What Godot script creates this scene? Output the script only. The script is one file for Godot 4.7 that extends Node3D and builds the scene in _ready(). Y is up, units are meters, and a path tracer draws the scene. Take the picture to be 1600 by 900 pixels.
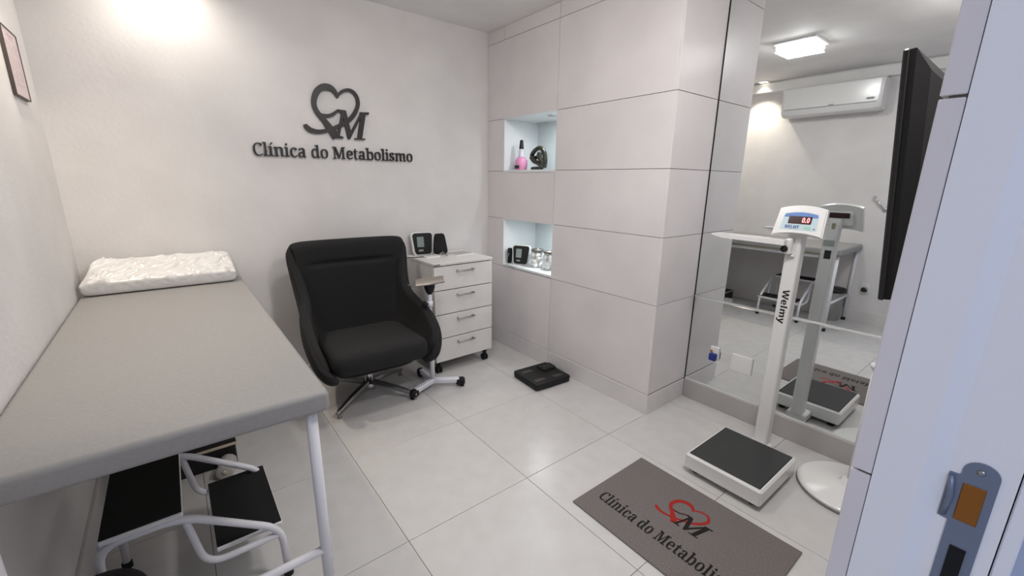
extends Node3D
# Consulting room of a small clinic, seen from its doorway.  x to the right along the back wall, -z into the room.

const XL := -0.397      # left wall
const XR := 2.075       # tiled wall with the niches
const XM := 2.4818      # mirror
const ZB := -2.943      # back wall
const ZR := -1.2987     # return face of the tiled wall
const ZF := -0.083      # inner face of the wall with the door
const YC := 2.43        # ceiling
const PANEL_A := Vector3(0.91, YC, -1.51)
const PANEL_B := Vector3(1.30, YC, -0.40)
const HALL := Vector3(-0.85, YC, 0.85)
const SPOT_A := Vector3(-0.28, YC, -2.26)
const SPOT_B := Vector3(0.10, YC, -2.74)
const ROWS := [0.123, 0.675, 1.06, 1.424, 1.804, 2.34, 2.43]

var M := {}
var used := {}
var serif: SystemFont
var serif_plain: SystemFont
var sans: SystemFont

# ------------------------------------------------------------------ nodes
func numbered(n: String) -> String:
	var k: int = used.get(n, 0)
	used[n] = k + 1
	return n if k == 0 else "%s_%03d" % [n, k]

func thing(called: String, label: String, category: String, at := Vector3.ZERO, turn := 0.0, group := "") -> Node3D:
	var o := Node3D.new()
	o.name = numbered(called)
	add_child(o, true)
	o.position = at
	o.rotation.y = turn
	o.set_meta("label", label)
	o.set_meta("category", category)
	if group != "":
		o.set_meta("group", group)
	return o

func setting(called: String, label: String, category := "wall") -> Node3D:
	var o := Node3D.new()
	o.name = called
	add_child(o, true)
	o.set_meta("kind", "structure")
	o.set_meta("label", label)
	o.set_meta("category", category)
	return o

func part(st: SurfaceTool, called: String, m: Material, parent: Node3D, label := "") -> MeshInstance3D:
	var o := MeshInstance3D.new()
	o.name = called
	st.generate_normals()
	o.mesh = st.commit()
	o.material_override = m
	o.cast_shadow = GeometryInstance3D.SHADOW_CASTING_SETTING_ON
	parent.add_child(o, true)
	if label != "":
		o.set_meta("label", label)
	return o

# ------------------------------------------------------------------ shapes
func mb(smooth := false) -> SurfaceTool:
	var st := SurfaceTool.new()
	st.begin(Mesh.PRIMITIVE_TRIANGLES)
	st.set_smooth_group(0 if smooth else -1)
	return st

func tri(st: SurfaceTool, a: Vector3, b: Vector3, c: Vector3) -> void:
	st.add_vertex(a); st.add_vertex(c); st.add_vertex(b)

func tri_out(st: SurfaceTool, a: Vector3, b: Vector3, c: Vector3, o: Vector3) -> void:
	if (b - a).cross(c - a).dot(o) < 0.0:
		tri(st, a, c, b)
	else:
		tri(st, a, b, c)

func quad_out(st: SurfaceTool, a: Vector3, b: Vector3, c: Vector3, d: Vector3, o: Vector3) -> void:
	tri_out(st, a, b, c, o); tri_out(st, a, c, d, o)

func bx(st: SurfaceTool, c: Vector3, s: Vector3, b := 0.0, m := Basis()) -> void:
	var h := s / 2.0
	b = minf(b, minf(h.x, minf(h.y, h.z)) * 0.98)
	for a in 3:
		var u := (a + 1) % 3
		var v := (a + 2) % 3
		for sg in [-1.0, 1.0]:
			var p := []
			for q in [[-1, -1], [1, -1], [1, 1], [-1, 1]]:
				var w := Vector3.ZERO
				w[a] = sg * h[a]; w[u] = q[0] * (h[u] - b); w[v] = q[1] * (h[v] - b)
				p.append(c + m * w)
			var o := Vector3.ZERO
			o[a] = sg
			quad_out(st, p[0], p[1], p[2], p[3], m * o)
	if b <= 0.0:
		return
	for a in 3:
		var u := (a + 1) % 3
		var v := (a + 2) % 3
		for su in [-1.0, 1.0]:
			for sv in [-1.0, 1.0]:
				var p := []
				for q in [[-1, 0], [1, 0], [1, 1], [-1, 1]]:
					var w := Vector3.ZERO
					w[a] = q[0] * (h[a] - b)
					w[u] = su * (h[u] - (b if q[1] == 1 else 0.0))
					w[v] = sv * (h[v] - (0.0 if q[1] == 1 else b))
					p.append(c + m * w)
				var o := Vector3.ZERO
				o[u] = su; o[v] = sv
				quad_out(st, p[0], p[1], p[2], p[3], m * o)
	for sx in [-1.0, 1.0]:
		for sy in [-1.0, 1.0]:
			for sz in [-1.0, 1.0]:
				var g := Vector3(sx, sy, sz)
				tri_out(st, c + m * (g * Vector3(h.x, h.y - b, h.z - b)), c + m * (g * Vector3(h.x - b, h.y, h.z - b)), c + m * (g * Vector3(h.x - b, h.y - b, h.z)), m * g)

# box from its two far corners
func b2(st: SurfaceTool, p: Vector3, q: Vector3, b := 0.0) -> void:
	bx(st, (p + q) / 2.0, (q - p).abs(), b)

func grid(st: SurfaceTool, rows: Array, wrap: bool, flip := false) -> void:
	for i in rows.size() - 1:
		var n: int = rows[i].size()
		for j in (n if wrap else n - 1):
			var k := (j + 1) % n
			var a: Vector3 = rows[i][j]
			var b: Vector3 = rows[i][k]
			var c: Vector3 = rows[i + 1][k]
			var d: Vector3 = rows[i + 1][j]
			if flip:
				tri(st, a, c, b); tri(st, a, d, c)
			else:
				tri(st, a, b, c); tri(st, a, c, d)

func spline(pts: Array, n := 6) -> Array:
	var out := []
	for i in pts.size() - 1:
		var p0 = pts[max(i - 1, 0)]
		var p1 = pts[i]
		var p2 = pts[i + 1]
		var p3 = pts[min(i + 2, pts.size() - 1)]
		for k in n:
			var t := float(k) / n
			out.append(((p1 * 2.0) + (p2 - p0) * t + (p0 * 2.0 - p1 * 5.0 + p2 * 4.0 - p3) * t * t + (p1 * 3.0 - p0 - p2 * 3.0 + p3) * t * t * t) * 0.5)
	out.append(pts[-1])
	return out

# round off the corners of a path
func bend(pts: Array, r := 0.05, n := 5) -> Array:
	var out := [pts[0]]
	for i in range(1, pts.size() - 1):
		var a: Vector3 = pts[i - 1]
		var b: Vector3 = pts[i]
		var c: Vector3 = pts[i + 1]
		var e := minf(r, minf(a.distance_to(b), b.distance_to(c)) * 0.49)
		var p := b + (a - b).normalized() * e
		var q := b + (c - b).normalized() * e
		for k in n + 1:
			var t := float(k) / n
			out.append(p.lerp(b, t).lerp(b.lerp(q, t), t))
	out.append(pts[-1])
	return out

func tube(st: SurfaceTool, pts: Array, r, n := 12) -> void:
	var rows := []
	var side := Vector3.ZERO
	for i in pts.size():
		var d: Vector3 = (pts[min(i + 1, pts.size() - 1)] - pts[max(i - 1, 0)]).normalized()
		if i == 0:
			side = d.cross(Vector3.UP if absf(d.y) < 0.9 else Vector3.RIGHT).normalized()
		side = (side - d * side.dot(d)).normalized()
		var up := side.cross(d)
		var rr: float = r[i] if r is Array else r
		var row := []
		for j in n:
			var a := TAU * j / n
			row.append(pts[i] + (side * cos(a) + up * sin(a)) * rr)
		rows.append(row)
	grid(st, rows, true, true)
	for e in [0, pts.size() - 1]:
		var o: Vector3 = pts[e] - pts[1 if e == 0 else e - 1]
		for j in n:
			tri_out(st, pts[e], rows[e][j], rows[e][(j + 1) % n], o)

# profile of [radius, height] pairs, from bottom to top
func lathe(st: SurfaceTool, c: Vector3, prof: Array, n := 24, m := Basis()) -> void:
	var rows := []
	for p in prof:
		var row := []
		for j in n:
			var a := TAU * j / n
			row.append(c + m * Vector3(cos(a) * p[0], p[1], sin(a) * p[0]))
		rows.append(row)
	grid(st, rows, true, true)
	for e in [0, prof.size() - 1]:
		if prof[e][0] > 0.0005:
			var mid: Vector3 = c + m * Vector3(0, prof[e][1], 0)
			for j in n:
				tri_out(st, mid, rows[e][j], rows[e][(j + 1) % n], m * Vector3(0, -1 if e == 0 else 1, 0))

# outline in the x-y plane of basis m, extruded along its z from z0 to z1
func prism(st: SurfaceTool, poly: PackedVector2Array, z0: float, z1: float, o := Vector3.ZERO, m := Basis()) -> void:
	var idx := Geometry2D.triangulate_polygon(poly)
	var P := func(v: Vector2, z: float) -> Vector3: return o + m * Vector3(v.x, v.y, z)
	for k in range(0, idx.size(), 3):
		for f in [[z0, -1.0], [z1, 1.0]]:
			tri_out(st, P.call(poly[idx[k]], f[0]), P.call(poly[idx[k + 1]], f[0]), P.call(poly[idx[k + 2]], f[0]), m * Vector3(0, 0, f[1]))
	var ccw := not Geometry2D.is_polygon_clockwise(poly)
	for i in poly.size():
		var a: Vector2 = poly[i]
		var b: Vector2 = poly[(i + 1) % poly.size()]
		var nrm := Vector2(b.y - a.y, a.x - b.x) * (1.0 if ccw else -1.0)
		quad_out(st, P.call(a, z0), P.call(b, z0), P.call(b, z1), P.call(a, z1), m * Vector3(nrm.x, nrm.y, 0))

func round_rect(w: float, h: float, r: float, n := 5) -> PackedVector2Array:
	var out := PackedVector2Array()
	for c in [[1, 1, 0], [-1, 1, 1], [-1, -1, 2], [1, -1, 3]]:
		for k in n + 1:
			var a: float = (c[2] + float(k) / n) * PI / 2.0
			out.append(Vector2(c[0] * (w / 2 - r) + cos(a) * r, c[1] * (h / 2 - r) + sin(a) * r))
	return out

# a flat slab with a rounded outline (w by l, corner radius r); profile of [inset, height]
func slab(st: SurfaceTool, c: Vector3, w: float, l: float, r: float, prof: Array, n := 6) -> void:
	var rows := []
	for p in prof:
		var row := []
		for q in round_rect(w - 2 * p[0], l - 2 * p[0], maxf(r - p[0], 0.002), n):
			row.append(c + Vector3(q.x, p[1], -q.y))
		rows.append(row)
	grid(st, rows, true)
	for e in [0, prof.size() - 1]:
		var mid: Vector3 = c + Vector3(0, prof[e][1], 0)
		for j in rows[e].size():
			tri_out(st, mid, rows[e][j], rows[e][(j + 1) % rows[e].size()], Vector3(0, -1 if e == 0 else 1, 0))

# a stroke of varying width as an extruded ribbon; pts are [x, y, width]
func stroke(st: SurfaceTool, pts: Array, z0: float, z1: float, o: Vector3, m := Basis()) -> void:
	var v := []
	for p in pts:
		v.append(Vector3(p[0], p[1], p[2]))
	v = spline(v, 5)
	var l := []
	var r := []
	for i in v.size():
		var d: Vector3 = v[min(i + 1, v.size() - 1)] - v[max(i - 1, 0)]
		var n: Vector2 = Vector2(-d.y, d.x).normalized() * v[i].z * 0.5
		l.append(Vector2(v[i].x, v[i].y) + n)
		r.append(Vector2(v[i].x, v[i].y) - n)
	var P := func(q: Vector2, z: float) -> Vector3: return o + m * Vector3(q.x, q.y, z)
	for i in v.size() - 1:
		quad_out(st, P.call(l[i], z1), P.call(l[i + 1], z1), P.call(r[i + 1], z1), P.call(r[i], z1), m * Vector3(0, 0, 1))
		quad_out(st, P.call(l[i], z0), P.call(l[i + 1], z0), P.call(r[i + 1], z0), P.call(r[i], z0), m * Vector3(0, 0, -1))
		var nn: Vector2 = l[i] - r[i]
		quad_out(st, P.call(l[i], z0), P.call(l[i + 1], z0), P.call(l[i + 1], z1), P.call(l[i], z1), m * Vector3(nn.x, nn.y, 0))
		quad_out(st, P.call(r[i], z0), P.call(r[i + 1], z0), P.call(r[i + 1], z1), P.call(r[i], z1), m * Vector3(-nn.x, -nn.y, 0))
	for e in [0, v.size() - 1]:
		var d: Vector3 = v[e] - v[1 if e == 0 else e - 1]
		quad_out(st, P.call(l[e], z0), P.call(r[e], z0), P.call(r[e], z1), P.call(l[e], z1), m * Vector3(d.x, d.y, 0))

# a closed cushion: centre sheet f(s, t), thickness th(s, t, m) that goes to nought at its rim
func cushion(st: SurfaceTool, f: Callable, th: Callable, nu := 26, nv := 26, square := 7.0) -> void:
	var S := []
	for i in nu + 1:
		S.append(sin((float(i) / nu - 0.5) * PI))
	var T := []
	for i in nv + 1:
		T.append(sin((float(i) / nv - 0.5) * PI))
	var F := func(s: float, t: float) -> Vector3:
		var k := maxf(absf(s), absf(t))
		var g := pow(pow(absf(s), square) + pow(absf(t), square), 1.0 / square)
		var q := k / g if g > 0.00001 else 1.0
		return f.call(s * q, t * q)
	var front := []
	var back := []
	for t in T:
		var a := []
		var b := []
		for s in S:
			var e := 0.01
			var c: Vector3 = F.call(s, t)
			var du: Vector3 = F.call(minf(s + e, 1.0), t) - F.call(maxf(s - e, -1.0), t)
			var dv: Vector3 = F.call(s, minf(t + e, 1.0)) - F.call(s, maxf(t - e, -1.0))
			var n := du.cross(dv).normalized()
			var w: Vector2 = th.call(s, t, maxf(absf(s), absf(t)))
			a.append(c + n * w.x)
			b.append(c - n * w.y)
		front.append(a); back.append(b)
	grid(st, front, false)
	grid(st, back, false, true)

func rim(m: float, p := 6.0, q := 0.45) -> float:
	return pow(maxf(1.0 - pow(m, p), 0.0), q)

# lettering: one mesh for each letter, cap height and width fixed; returns nothing
func letters(text: String, font: Font, o: Vector3, m: Basis, width: float, height: float, depth: float, mat: Material, parent: Node3D, called := "letter", skip := "") -> void:
	var fs := 64
	var total := font.get_string_size(text, HORIZONTAL_ALIGNMENT_LEFT, -1, fs).x
	var px := height / (font.get_ascent(fs) * 0.72)
	var sx := width / (total * px)
	var base := (font.get_ascent(fs) - font.get_descent(fs)) / 2.0 * px
	var x := 0.0
	for ch in text:
		var adv := font.get_string_size(ch, HORIZONTAL_ALIGNMENT_LEFT, -1, fs).x * px * sx
		if ch != " ":
			var t := TextMesh.new()
			t.text = ch
			t.font = font
			t.font_size = fs
			t.pixel_size = px
			t.depth = depth
			t.curve_step = 1.0
			t.horizontal_alignment = HORIZONTAL_ALIGNMENT_LEFT
			t.vertical_alignment = VERTICAL_ALIGNMENT_CENTER
			var o2 := MeshInstance3D.new()
			o2.name = called
			o2.mesh = t
			o2.material_override = mat
			parent.add_child(o2, true)
			o2.transform = Transform3D(m * Basis.from_scale(Vector3(sx, 1, 1)), o + m * Vector3(x, base, depth / 2.0))
		x += adv

# ------------------------------------------------------------------ materials
func mat(c: Color, rough := 0.6, metal := 0.0) -> StandardMaterial3D:
	var m := StandardMaterial3D.new()
	m.albedo_color = c
	m.roughness = rough
	m.metallic = metal
	return m

func noise_tex(sd: int, freq: float, lo: Color, hi: Color, size := 512, oct := 4) -> ImageTexture:
	var n := FastNoiseLite.new()
	n.seed = sd
	n.noise_type = FastNoiseLite.TYPE_SIMPLEX_SMOOTH
	n.frequency = freq
	n.fractal_octaves = oct
	var src := n.get_seamless_image(size, size)
	var im := Image.create(size, size, false, Image.FORMAT_RGB8)
	for y in size:
		for x in size:
			im.set_pixel(x, y, lo.lerp(hi, src.get_pixel(x, y).r))
	return ImageTexture.create_from_image(im)

func bump_tex(sd: int, freq: float, size := 512, strength := 4.0, oct := 3) -> ImageTexture:
	var n := FastNoiseLite.new()
	n.seed = sd
	n.noise_type = FastNoiseLite.TYPE_SIMPLEX_SMOOTH
	n.frequency = freq
	n.fractal_octaves = oct
	var im := n.get_seamless_image(size, size)
	im.convert(Image.FORMAT_RGBA8)
	im.bump_map_to_normal_map(strength)
	return ImageTexture.create_from_image(im)

func weave_tex(size := 256, step := 4) -> ImageTexture:
	var im := Image.create(size, size, false, Image.FORMAT_RGBA8)
	for y in size:
		for x in size:
			var a := sin(TAU * x / step) * (1.0 if (y / step) % 2 == 0 else -1.0)
			var b := sin(TAU * y / step) * (1.0 if (x / step) % 2 == 0 else -1.0)
			var v := 0.5 + 0.2 * a + 0.2 * b
			im.set_pixel(x, y, Color(v, v, v))
	im.bump_map_to_normal_map(2.0)
	return ImageTexture.create_from_image(im)

func triplanar(m: StandardMaterial3D, scale: float, tex: Texture2D = null, nrm: Texture2D = null, depth := 0.3, world := true) -> StandardMaterial3D:
	m.uv1_triplanar = true
	m.uv1_world_triplanar = world
	m.uv1_scale = Vector3.ONE * scale
	if tex:
		m.albedo_texture = tex
	if nrm:
		m.normal_enabled = true
		m.normal_texture = nrm
		m.normal_scale = depth
	return m

func glow(c: Color, e: float) -> StandardMaterial3D:
	var m := mat(Color(0.9, 0.9, 0.9), 0.5)
	m.emission_enabled = true
	m.emission = c
	m.emission_energy_multiplier = e
	return m

func make_materials() -> void:
	var soft := noise_tex(3, 0.006, Color(0.955, 0.955, 0.955), Color(1, 1, 1))
	var grain := bump_tex(5, 0.09, 512, 3.0)
	var weave := weave_tex()
	M.paint = triplanar(mat(Color(0.865, 0.855, 0.85), 0.75), 0.7, soft, grain, 0.06)
	M.ceiling = triplanar(mat(Color(0.93, 0.925, 0.92), 0.8), 0.7, soft)
	M.tile = triplanar(mat(Color(0.875, 0.855, 0.855), 0.33), 0.6, soft)
	M.tile_b = triplanar(mat(Color(0.868, 0.85, 0.848), 0.33), 0.55, soft)
	M.grout = mat(Color(0.36, 0.32, 0.30), 0.9)
	M.floor = triplanar(mat(Color(0.79, 0.785, 0.78), 0.26), 0.8, noise_tex(11, 0.02, Color(0.965, 0.963, 0.958), Color(1, 1, 1), 512, 5))
	M.floor_b = triplanar(mat(Color(0.783, 0.777, 0.772), 0.26), 0.9, noise_tex(12, 0.02, Color(0.965, 0.963, 0.958), Color(1, 1, 1), 512, 5))
	M.floor_grout = mat(Color(0.54, 0.52, 0.50), 0.9)
	M.base = triplanar(mat(Color(0.86, 0.845, 0.84), 0.35), 0.8, soft)
	M.base_grey = triplanar(mat(Color(0.70, 0.685, 0.68), 0.35), 0.8, soft)
	M.mirror = mat(Color(0.91, 0.923, 0.925), 0.015, 1.0)
	M.seal = mat(Color(0.16, 0.16, 0.16), 0.6)
	M.black_sign = mat(Color(0.045, 0.043, 0.042), 0.45)
	M.white = mat(Color(0.88, 0.88, 0.88), 0.4)
	M.white_gloss = mat(Color(0.88, 0.88, 0.875), 0.2)
	M.laminate = triplanar(mat(Color(0.86, 0.85, 0.84), 0.4), 1.2, soft)
	M.frame_white = mat(Color(0.91, 0.913, 0.92), 0.45)
	M.enamel = mat(Color(0.86, 0.86, 0.88), 0.3)
	M.vinyl = triplanar(mat(Color(0.585, 0.58, 0.575), 0.5), 6.0, noise_tex(21, 0.02, Color(0.95, 0.95, 0.95), Color(1, 1, 1)), bump_tex(22, 0.12, 512, 3.0), 0.12)
	M.chrome = mat(Color(0.80, 0.80, 0.81), 0.18, 1.0)
	M.steel = mat(Color(0.62, 0.62, 0.62), 0.35, 1.0)
	M.lid = mat(Color(0.45, 0.44, 0.42), 0.5, 0.7)
	M.brushed = mat(Color(0.72, 0.69, 0.66), 0.42, 1.0)
	M.rubber = mat(Color(0.035, 0.035, 0.036), 0.75)
	M.black = mat(Color(0.03, 0.03, 0.032), 0.6)
	M.black_gloss = mat(Color(0.03, 0.033, 0.04), 0.3)
	M.tv_back = mat(Color(0.03, 0.034, 0.045), 0.85)
	M.fabric = triplanar(mat(Color(0.085, 0.085, 0.09), 0.9), 10.0, null, weave, 0.4, false)
	M.fabric.rim_enabled = true
	M.fabric.rim = 0.12
	M.fabric.rim_tint = 0.4
	M.fabric_edge = mat(Color(0.07, 0.068, 0.066), 0.7)
	M.cuff = triplanar(mat(Color(0.035, 0.037, 0.042), 0.85), 20.0, null, weave, 0.4, false)
	M.tread = triplanar(mat(Color(0.018, 0.018, 0.02), 0.85), 12.0, null, bump_tex(31, 0.2), 0.3, false)
	M.platform_rubber = triplanar(mat(Color(0.14, 0.15, 0.15), 0.5), 12.0, null, bump_tex(33, 0.2), 0.2, false)
	M.carpet = triplanar(mat(Color(0.50, 0.475, 0.465), 0.95), 5.0, noise_tex(41, 0.05, Color(0.80, 0.80, 0.80), Color(1, 1, 1), 512, 5), bump_tex(42, 0.25), 0.7)
	M.print_dark = mat(Color(0.06, 0.05, 0.05), 0.95)
	M.print_red = mat(Color(0.60, 0.11, 0.09), 0.95)
	M.plastic_wrap = triplanar(mat(Color(0.88, 0.88, 0.88), 0.25), 3.0, noise_tex(51, 0.012, Color(0.93, 0.92, 0.91), Color(1, 1, 1)), bump_tex(52, 0.012, 512, 9.0, 2), 0.5)
	M.plastic_wrap.clearcoat_enabled = true
	M.plastic_wrap.clearcoat = 0.6
	M.plastic_wrap.clearcoat_roughness = 0.15
	M.grey_plastic = mat(Color(0.5, 0.5, 0.5), 0.5)
	M.grey_light = mat(Color(0.68, 0.67, 0.66), 0.5)
	M.beige = mat(Color(0.70, 0.66, 0.58), 0.6)
	M.screen = mat(Color(0.50, 0.55, 0.55), 0.2)
	M.blue = mat(Color(0.10, 0.18, 0.50), 0.35)
	M.blue_soft = mat(Color(0.36, 0.50, 0.74), 0.4)
	M.panel_light = mat(Color(0.72, 0.80, 0.83), 0.4)
	M.red_window = mat(Color(0.20, 0.035, 0.05), 0.2)
	M.led = glow(Color(1.0, 0.08, 0.16), 1.6)
	M.brass = mat(Color(0.62, 0.40, 0.18), 0.4, 0.8)
	M.strike = mat(Color(0.47, 0.51, 0.58), 0.4, 0.45)
	M.hole = mat(Color(0.03, 0.03, 0.035), 0.9)
	M.bin_dark = mat(Color(0.07, 0.045, 0.04), 0.5)
	M.bin_body = mat(Color(0.60, 0.60, 0.585), 0.5)
	M.olive = mat(Color(0.17, 0.175, 0.14), 0.22)
	M.niche = mat(Color(0.86, 0.87, 0.875), 0.4)
	M.niche_glass = mat(Color(0.80, 0.835, 0.84), 0.06)
	M.cotton = triplanar(mat(Color(0.92, 0.92, 0.91), 1.0), 20.0, null, bump_tex(61, 0.1), 0.8, false)
	M.pink = mat(Color(0.84, 0.55, 0.70), 0.12)
	M.paper = mat(Color(0.90, 0.90, 0.90), 0.6)
	M.wood_frame = mat(Color(0.24, 0.22, 0.21), 0.45)
	M.hall = mat(Color(0.74, 0.77, 0.84), 0.6)
	M.glass = mat(Color(0.95, 0.98, 0.98, 0.06), 0.02)
	M.glass.transparency = BaseMaterial3D.TRANSPARENCY_ALPHA
	M.lamp = glow(Color(1.0, 0.985, 0.96), 3.0)
	M.lamp_warm = glow(Color(1.0, 0.95, 0.86), 3.0)
	M.tag = mat(Color(0.55, 0.56, 0.42), 0.6)
	M.tag_dark = mat(Color(0.13, 0.16, 0.14), 0.4)
	M.label_grey = mat(Color(0.62, 0.65, 0.63), 0.5)

# ------------------------------------------------------------------ scene
func _ready() -> void:
	# camera
	var cam := Camera3D.new()
	cam.name = "camera"
	cam.fov = 68.08
	cam.near = 0.02
	cam.position = Vector3(0, 1.35, 0)
	cam.basis = Basis.from_euler(Vector3(deg_to_rad(-14.093), deg_to_rad(-38.512), deg_to_rad(0.819)))
	add_child(cam)
	var env := Environment.new()
	env.background_mode = Environment.BG_COLOR
	env.background_color = Color(0.66, 0.69, 0.78)
	env.background_energy_multiplier = 0.3
	env.tonemap_mode = Environment.TONE_MAPPER_LINEAR
	env.tonemap_exposure = 1.08
	env.sdfgi_enabled = true
	env.ssao_enabled = true
	env.ssil_enabled = true
	var we := WorldEnvironment.new()
	we.name = "environment"
	we.environment = env
	add_child(we)
	# ceiling lamps: a square panel in the middle of the room, two small recessed lamps by the back wall and the couch
	for q in [[PANEL_A, 0.60, 0.16], [PANEL_B, 1.3, 0.24]]:
		var a := AreaLight3D.new()
		a.name = "panel_light"
		a.area_size = Vector2(0.26, 0.26)
		a.light_color = Color(1.0, 0.99, 0.985)
		a.light_energy = q[1]
		a.position = q[0] - Vector3(0, 0.07, 0)
		a.rotation.x = -PI / 2
		a.shadow_enabled = true
		a.area_range = 12.0
		add_child(a, true)
		# the opal sides of the surface-mounted panel light the ceiling round it
		var w := OmniLight3D.new()
		w.name = "panel_side_light"
		w.light_size = 0.02
		w.light_color = Color(1.0, 0.99, 0.985)
		w.light_energy = q[2]
		w.omni_range = 12.0
		w.omni_attenuation = 2.0
		w.position = q[0] - Vector3(0, 0.045, 0)
		w.shadow_enabled = true
		add_child(w, true)
	# cool daylight-white panel in the hall ceiling, behind and beside the camera
	var hl := AreaLight3D.new()
	hl.name = "hall_light"
	hl.area_size = Vector2(0.6, 0.6)
	hl.light_color = Color(0.86, 0.90, 1.0)
	hl.light_energy = 1.9
	hl.position = HALL - Vector3(0, 0.06, 0)
	hl.rotation.x = -PI / 2
	hl.shadow_enabled = true
	hl.area_range = 12.0
	add_child(hl)
	for q in [[SPOT_A, 1.2, 49.0, Color(1.0, 0.945, 0.865)], [SPOT_B, 0.38, 74.0, Color(1.0, 0.965, 0.92)]]:
		var s := SpotLight3D.new()
		s.name = "recessed_light"
		s.light_size = 0.03
		s.light_color = q[3]
		s.light_energy = q[1]
		s.spot_angle = q[2]
		s.spot_range = 12.0
		s.spot_attenuation = 2.0
		s.spot_angle_attenuation = 0.9
		s.position = q[0] - Vector3(0, 0.03, 0)
		s.rotation.x = -PI / 2
		s.shadow_enabled = true
		add_child(s, true)

	serif = SystemFont.new()
	serif.font_names = PackedStringArray(["Droid Serif"])
	serif.font_weight = 700
	serif_plain = SystemFont.new()
	serif_plain.font_names = PackedStringArray(["Droid Serif"])
	sans = SystemFont.new()
	sans.font_names = PackedStringArray(["Droid Sans"])
	sans.font_weight = 700
	make_materials()
	build_room()
	build_tiled_wall()
	build_mirror()
	build_door_wall()
	build_ceiling_lamps()
	build_sign()
	build_couch()
	build_chair()
	build_cabinet()
	build_arm_stand()
	build_person_scale()
	build_doormat()
	build_bathroom_scale()
	build_step_stool()
	build_television()
	build_air_conditioner()
	build_niche_things()
	build_small_things()

# ------------------------------------------------------------------ the room
func build_room() -> void:
	var f := setting("floor", "pale glossy square porcelain floor tiles", "floor")
	var st := mb()
	b2(st, Vector3(XL - 0.1, -0.1, ZB - 0.1), Vector3(XM + 0.1, -0.0035, 0.6))
	part(st, "screed", M.floor_grout, f)
	var xs := [XL - 0.02, -0.0515, 0.543, 1.1375, 1.732, 2.3265, XM + 0.02]
	var zs := [ZB - 0.02, -2.527, -1.912, -1.297, -0.682, -0.067, 0.55]
	for i in xs.size() - 1:
		for j in zs.size() - 1:
			st = mb()
			var g := 0.0011
			b2(st, Vector3(xs[i] + g, -0.012, zs[j] + g), Vector3(xs[i + 1] - g, 0, zs[j + 1] - g), 0.0008)
			part(st, "tile", M.floor if (i * 3 + j * 2) % 5 < 3 else M.floor_b, f)
	var o := setting("wall_back", "plain pale grey painted back wall")
	st = mb()
	b2(st, Vector3(XL - 0.1, 0, ZB - 0.1), Vector3(XR + 0.5, YC + 0.1, ZB))
	part(st, "plaster", M.paint, o)
	o = setting("wall_left", "plain pale painted wall along the couch")
	st = mb()
	b2(st, Vector3(XL - 0.1, 0, ZB), Vector3(XL, YC + 0.1, 0.05))
	part(st, "plaster", M.paint, o)
	o = setting("ceiling", "smooth white plaster ceiling", "ceiling")
	st = mb()
	b2(st, Vector3(XL - 0.1, YC, ZB - 0.1), Vector3(XM + 0.1, YC + 0.1, 0.05))
	part(st, "plaster", M.ceiling, o)
	o = setting("trim_1", "white plaster band under the ceiling above the air conditioner", "trim")
	st = mb()
	b2(st, Vector3(XL, 2.325, ZB), Vector3(XL + 0.075, 2.415, ZF), 0.004)
	b2(st, Vector3(XL, 2.415, ZB), Vector3(XL + 0.045, YC, ZF), 0.0)
	part(st, "band", M.ceiling, o)
	o = setting("baseboard_left", "pale stone baseboard of the left wall", "baseboard")
	st = mb()
	b2(st, Vector3(XL, 0, ZB + 0.012), Vector3(XL + 0.012, 0.123, ZF), 0.0015)
	part(st, "board", M.base, o)
	o = setting("baseboard_back", "pale stone baseboard of the back wall", "baseboard")
	st = mb()
	b2(st, Vector3(XL + 0.012, 0, ZB), Vector3(XR, 0.123, ZB + 0.012), 0.0015)
	part(st, "board", M.base, o)

func tile_x(o: Node3D, y0: float, y1: float, z0: float, z1: float, k := 0) -> void:
	var st := mb()
	var g := 0.0014
	b2(st, Vector3(XR, y0 + g, z0 + g), Vector3(XR + 0.02, y1 - g, z1 - (0.0 if z1 > ZR - 0.03 else g)), 0.0008)
	part(st, "tile", M.tile if k % 2 == 0 else M.tile_b, o)

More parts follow.
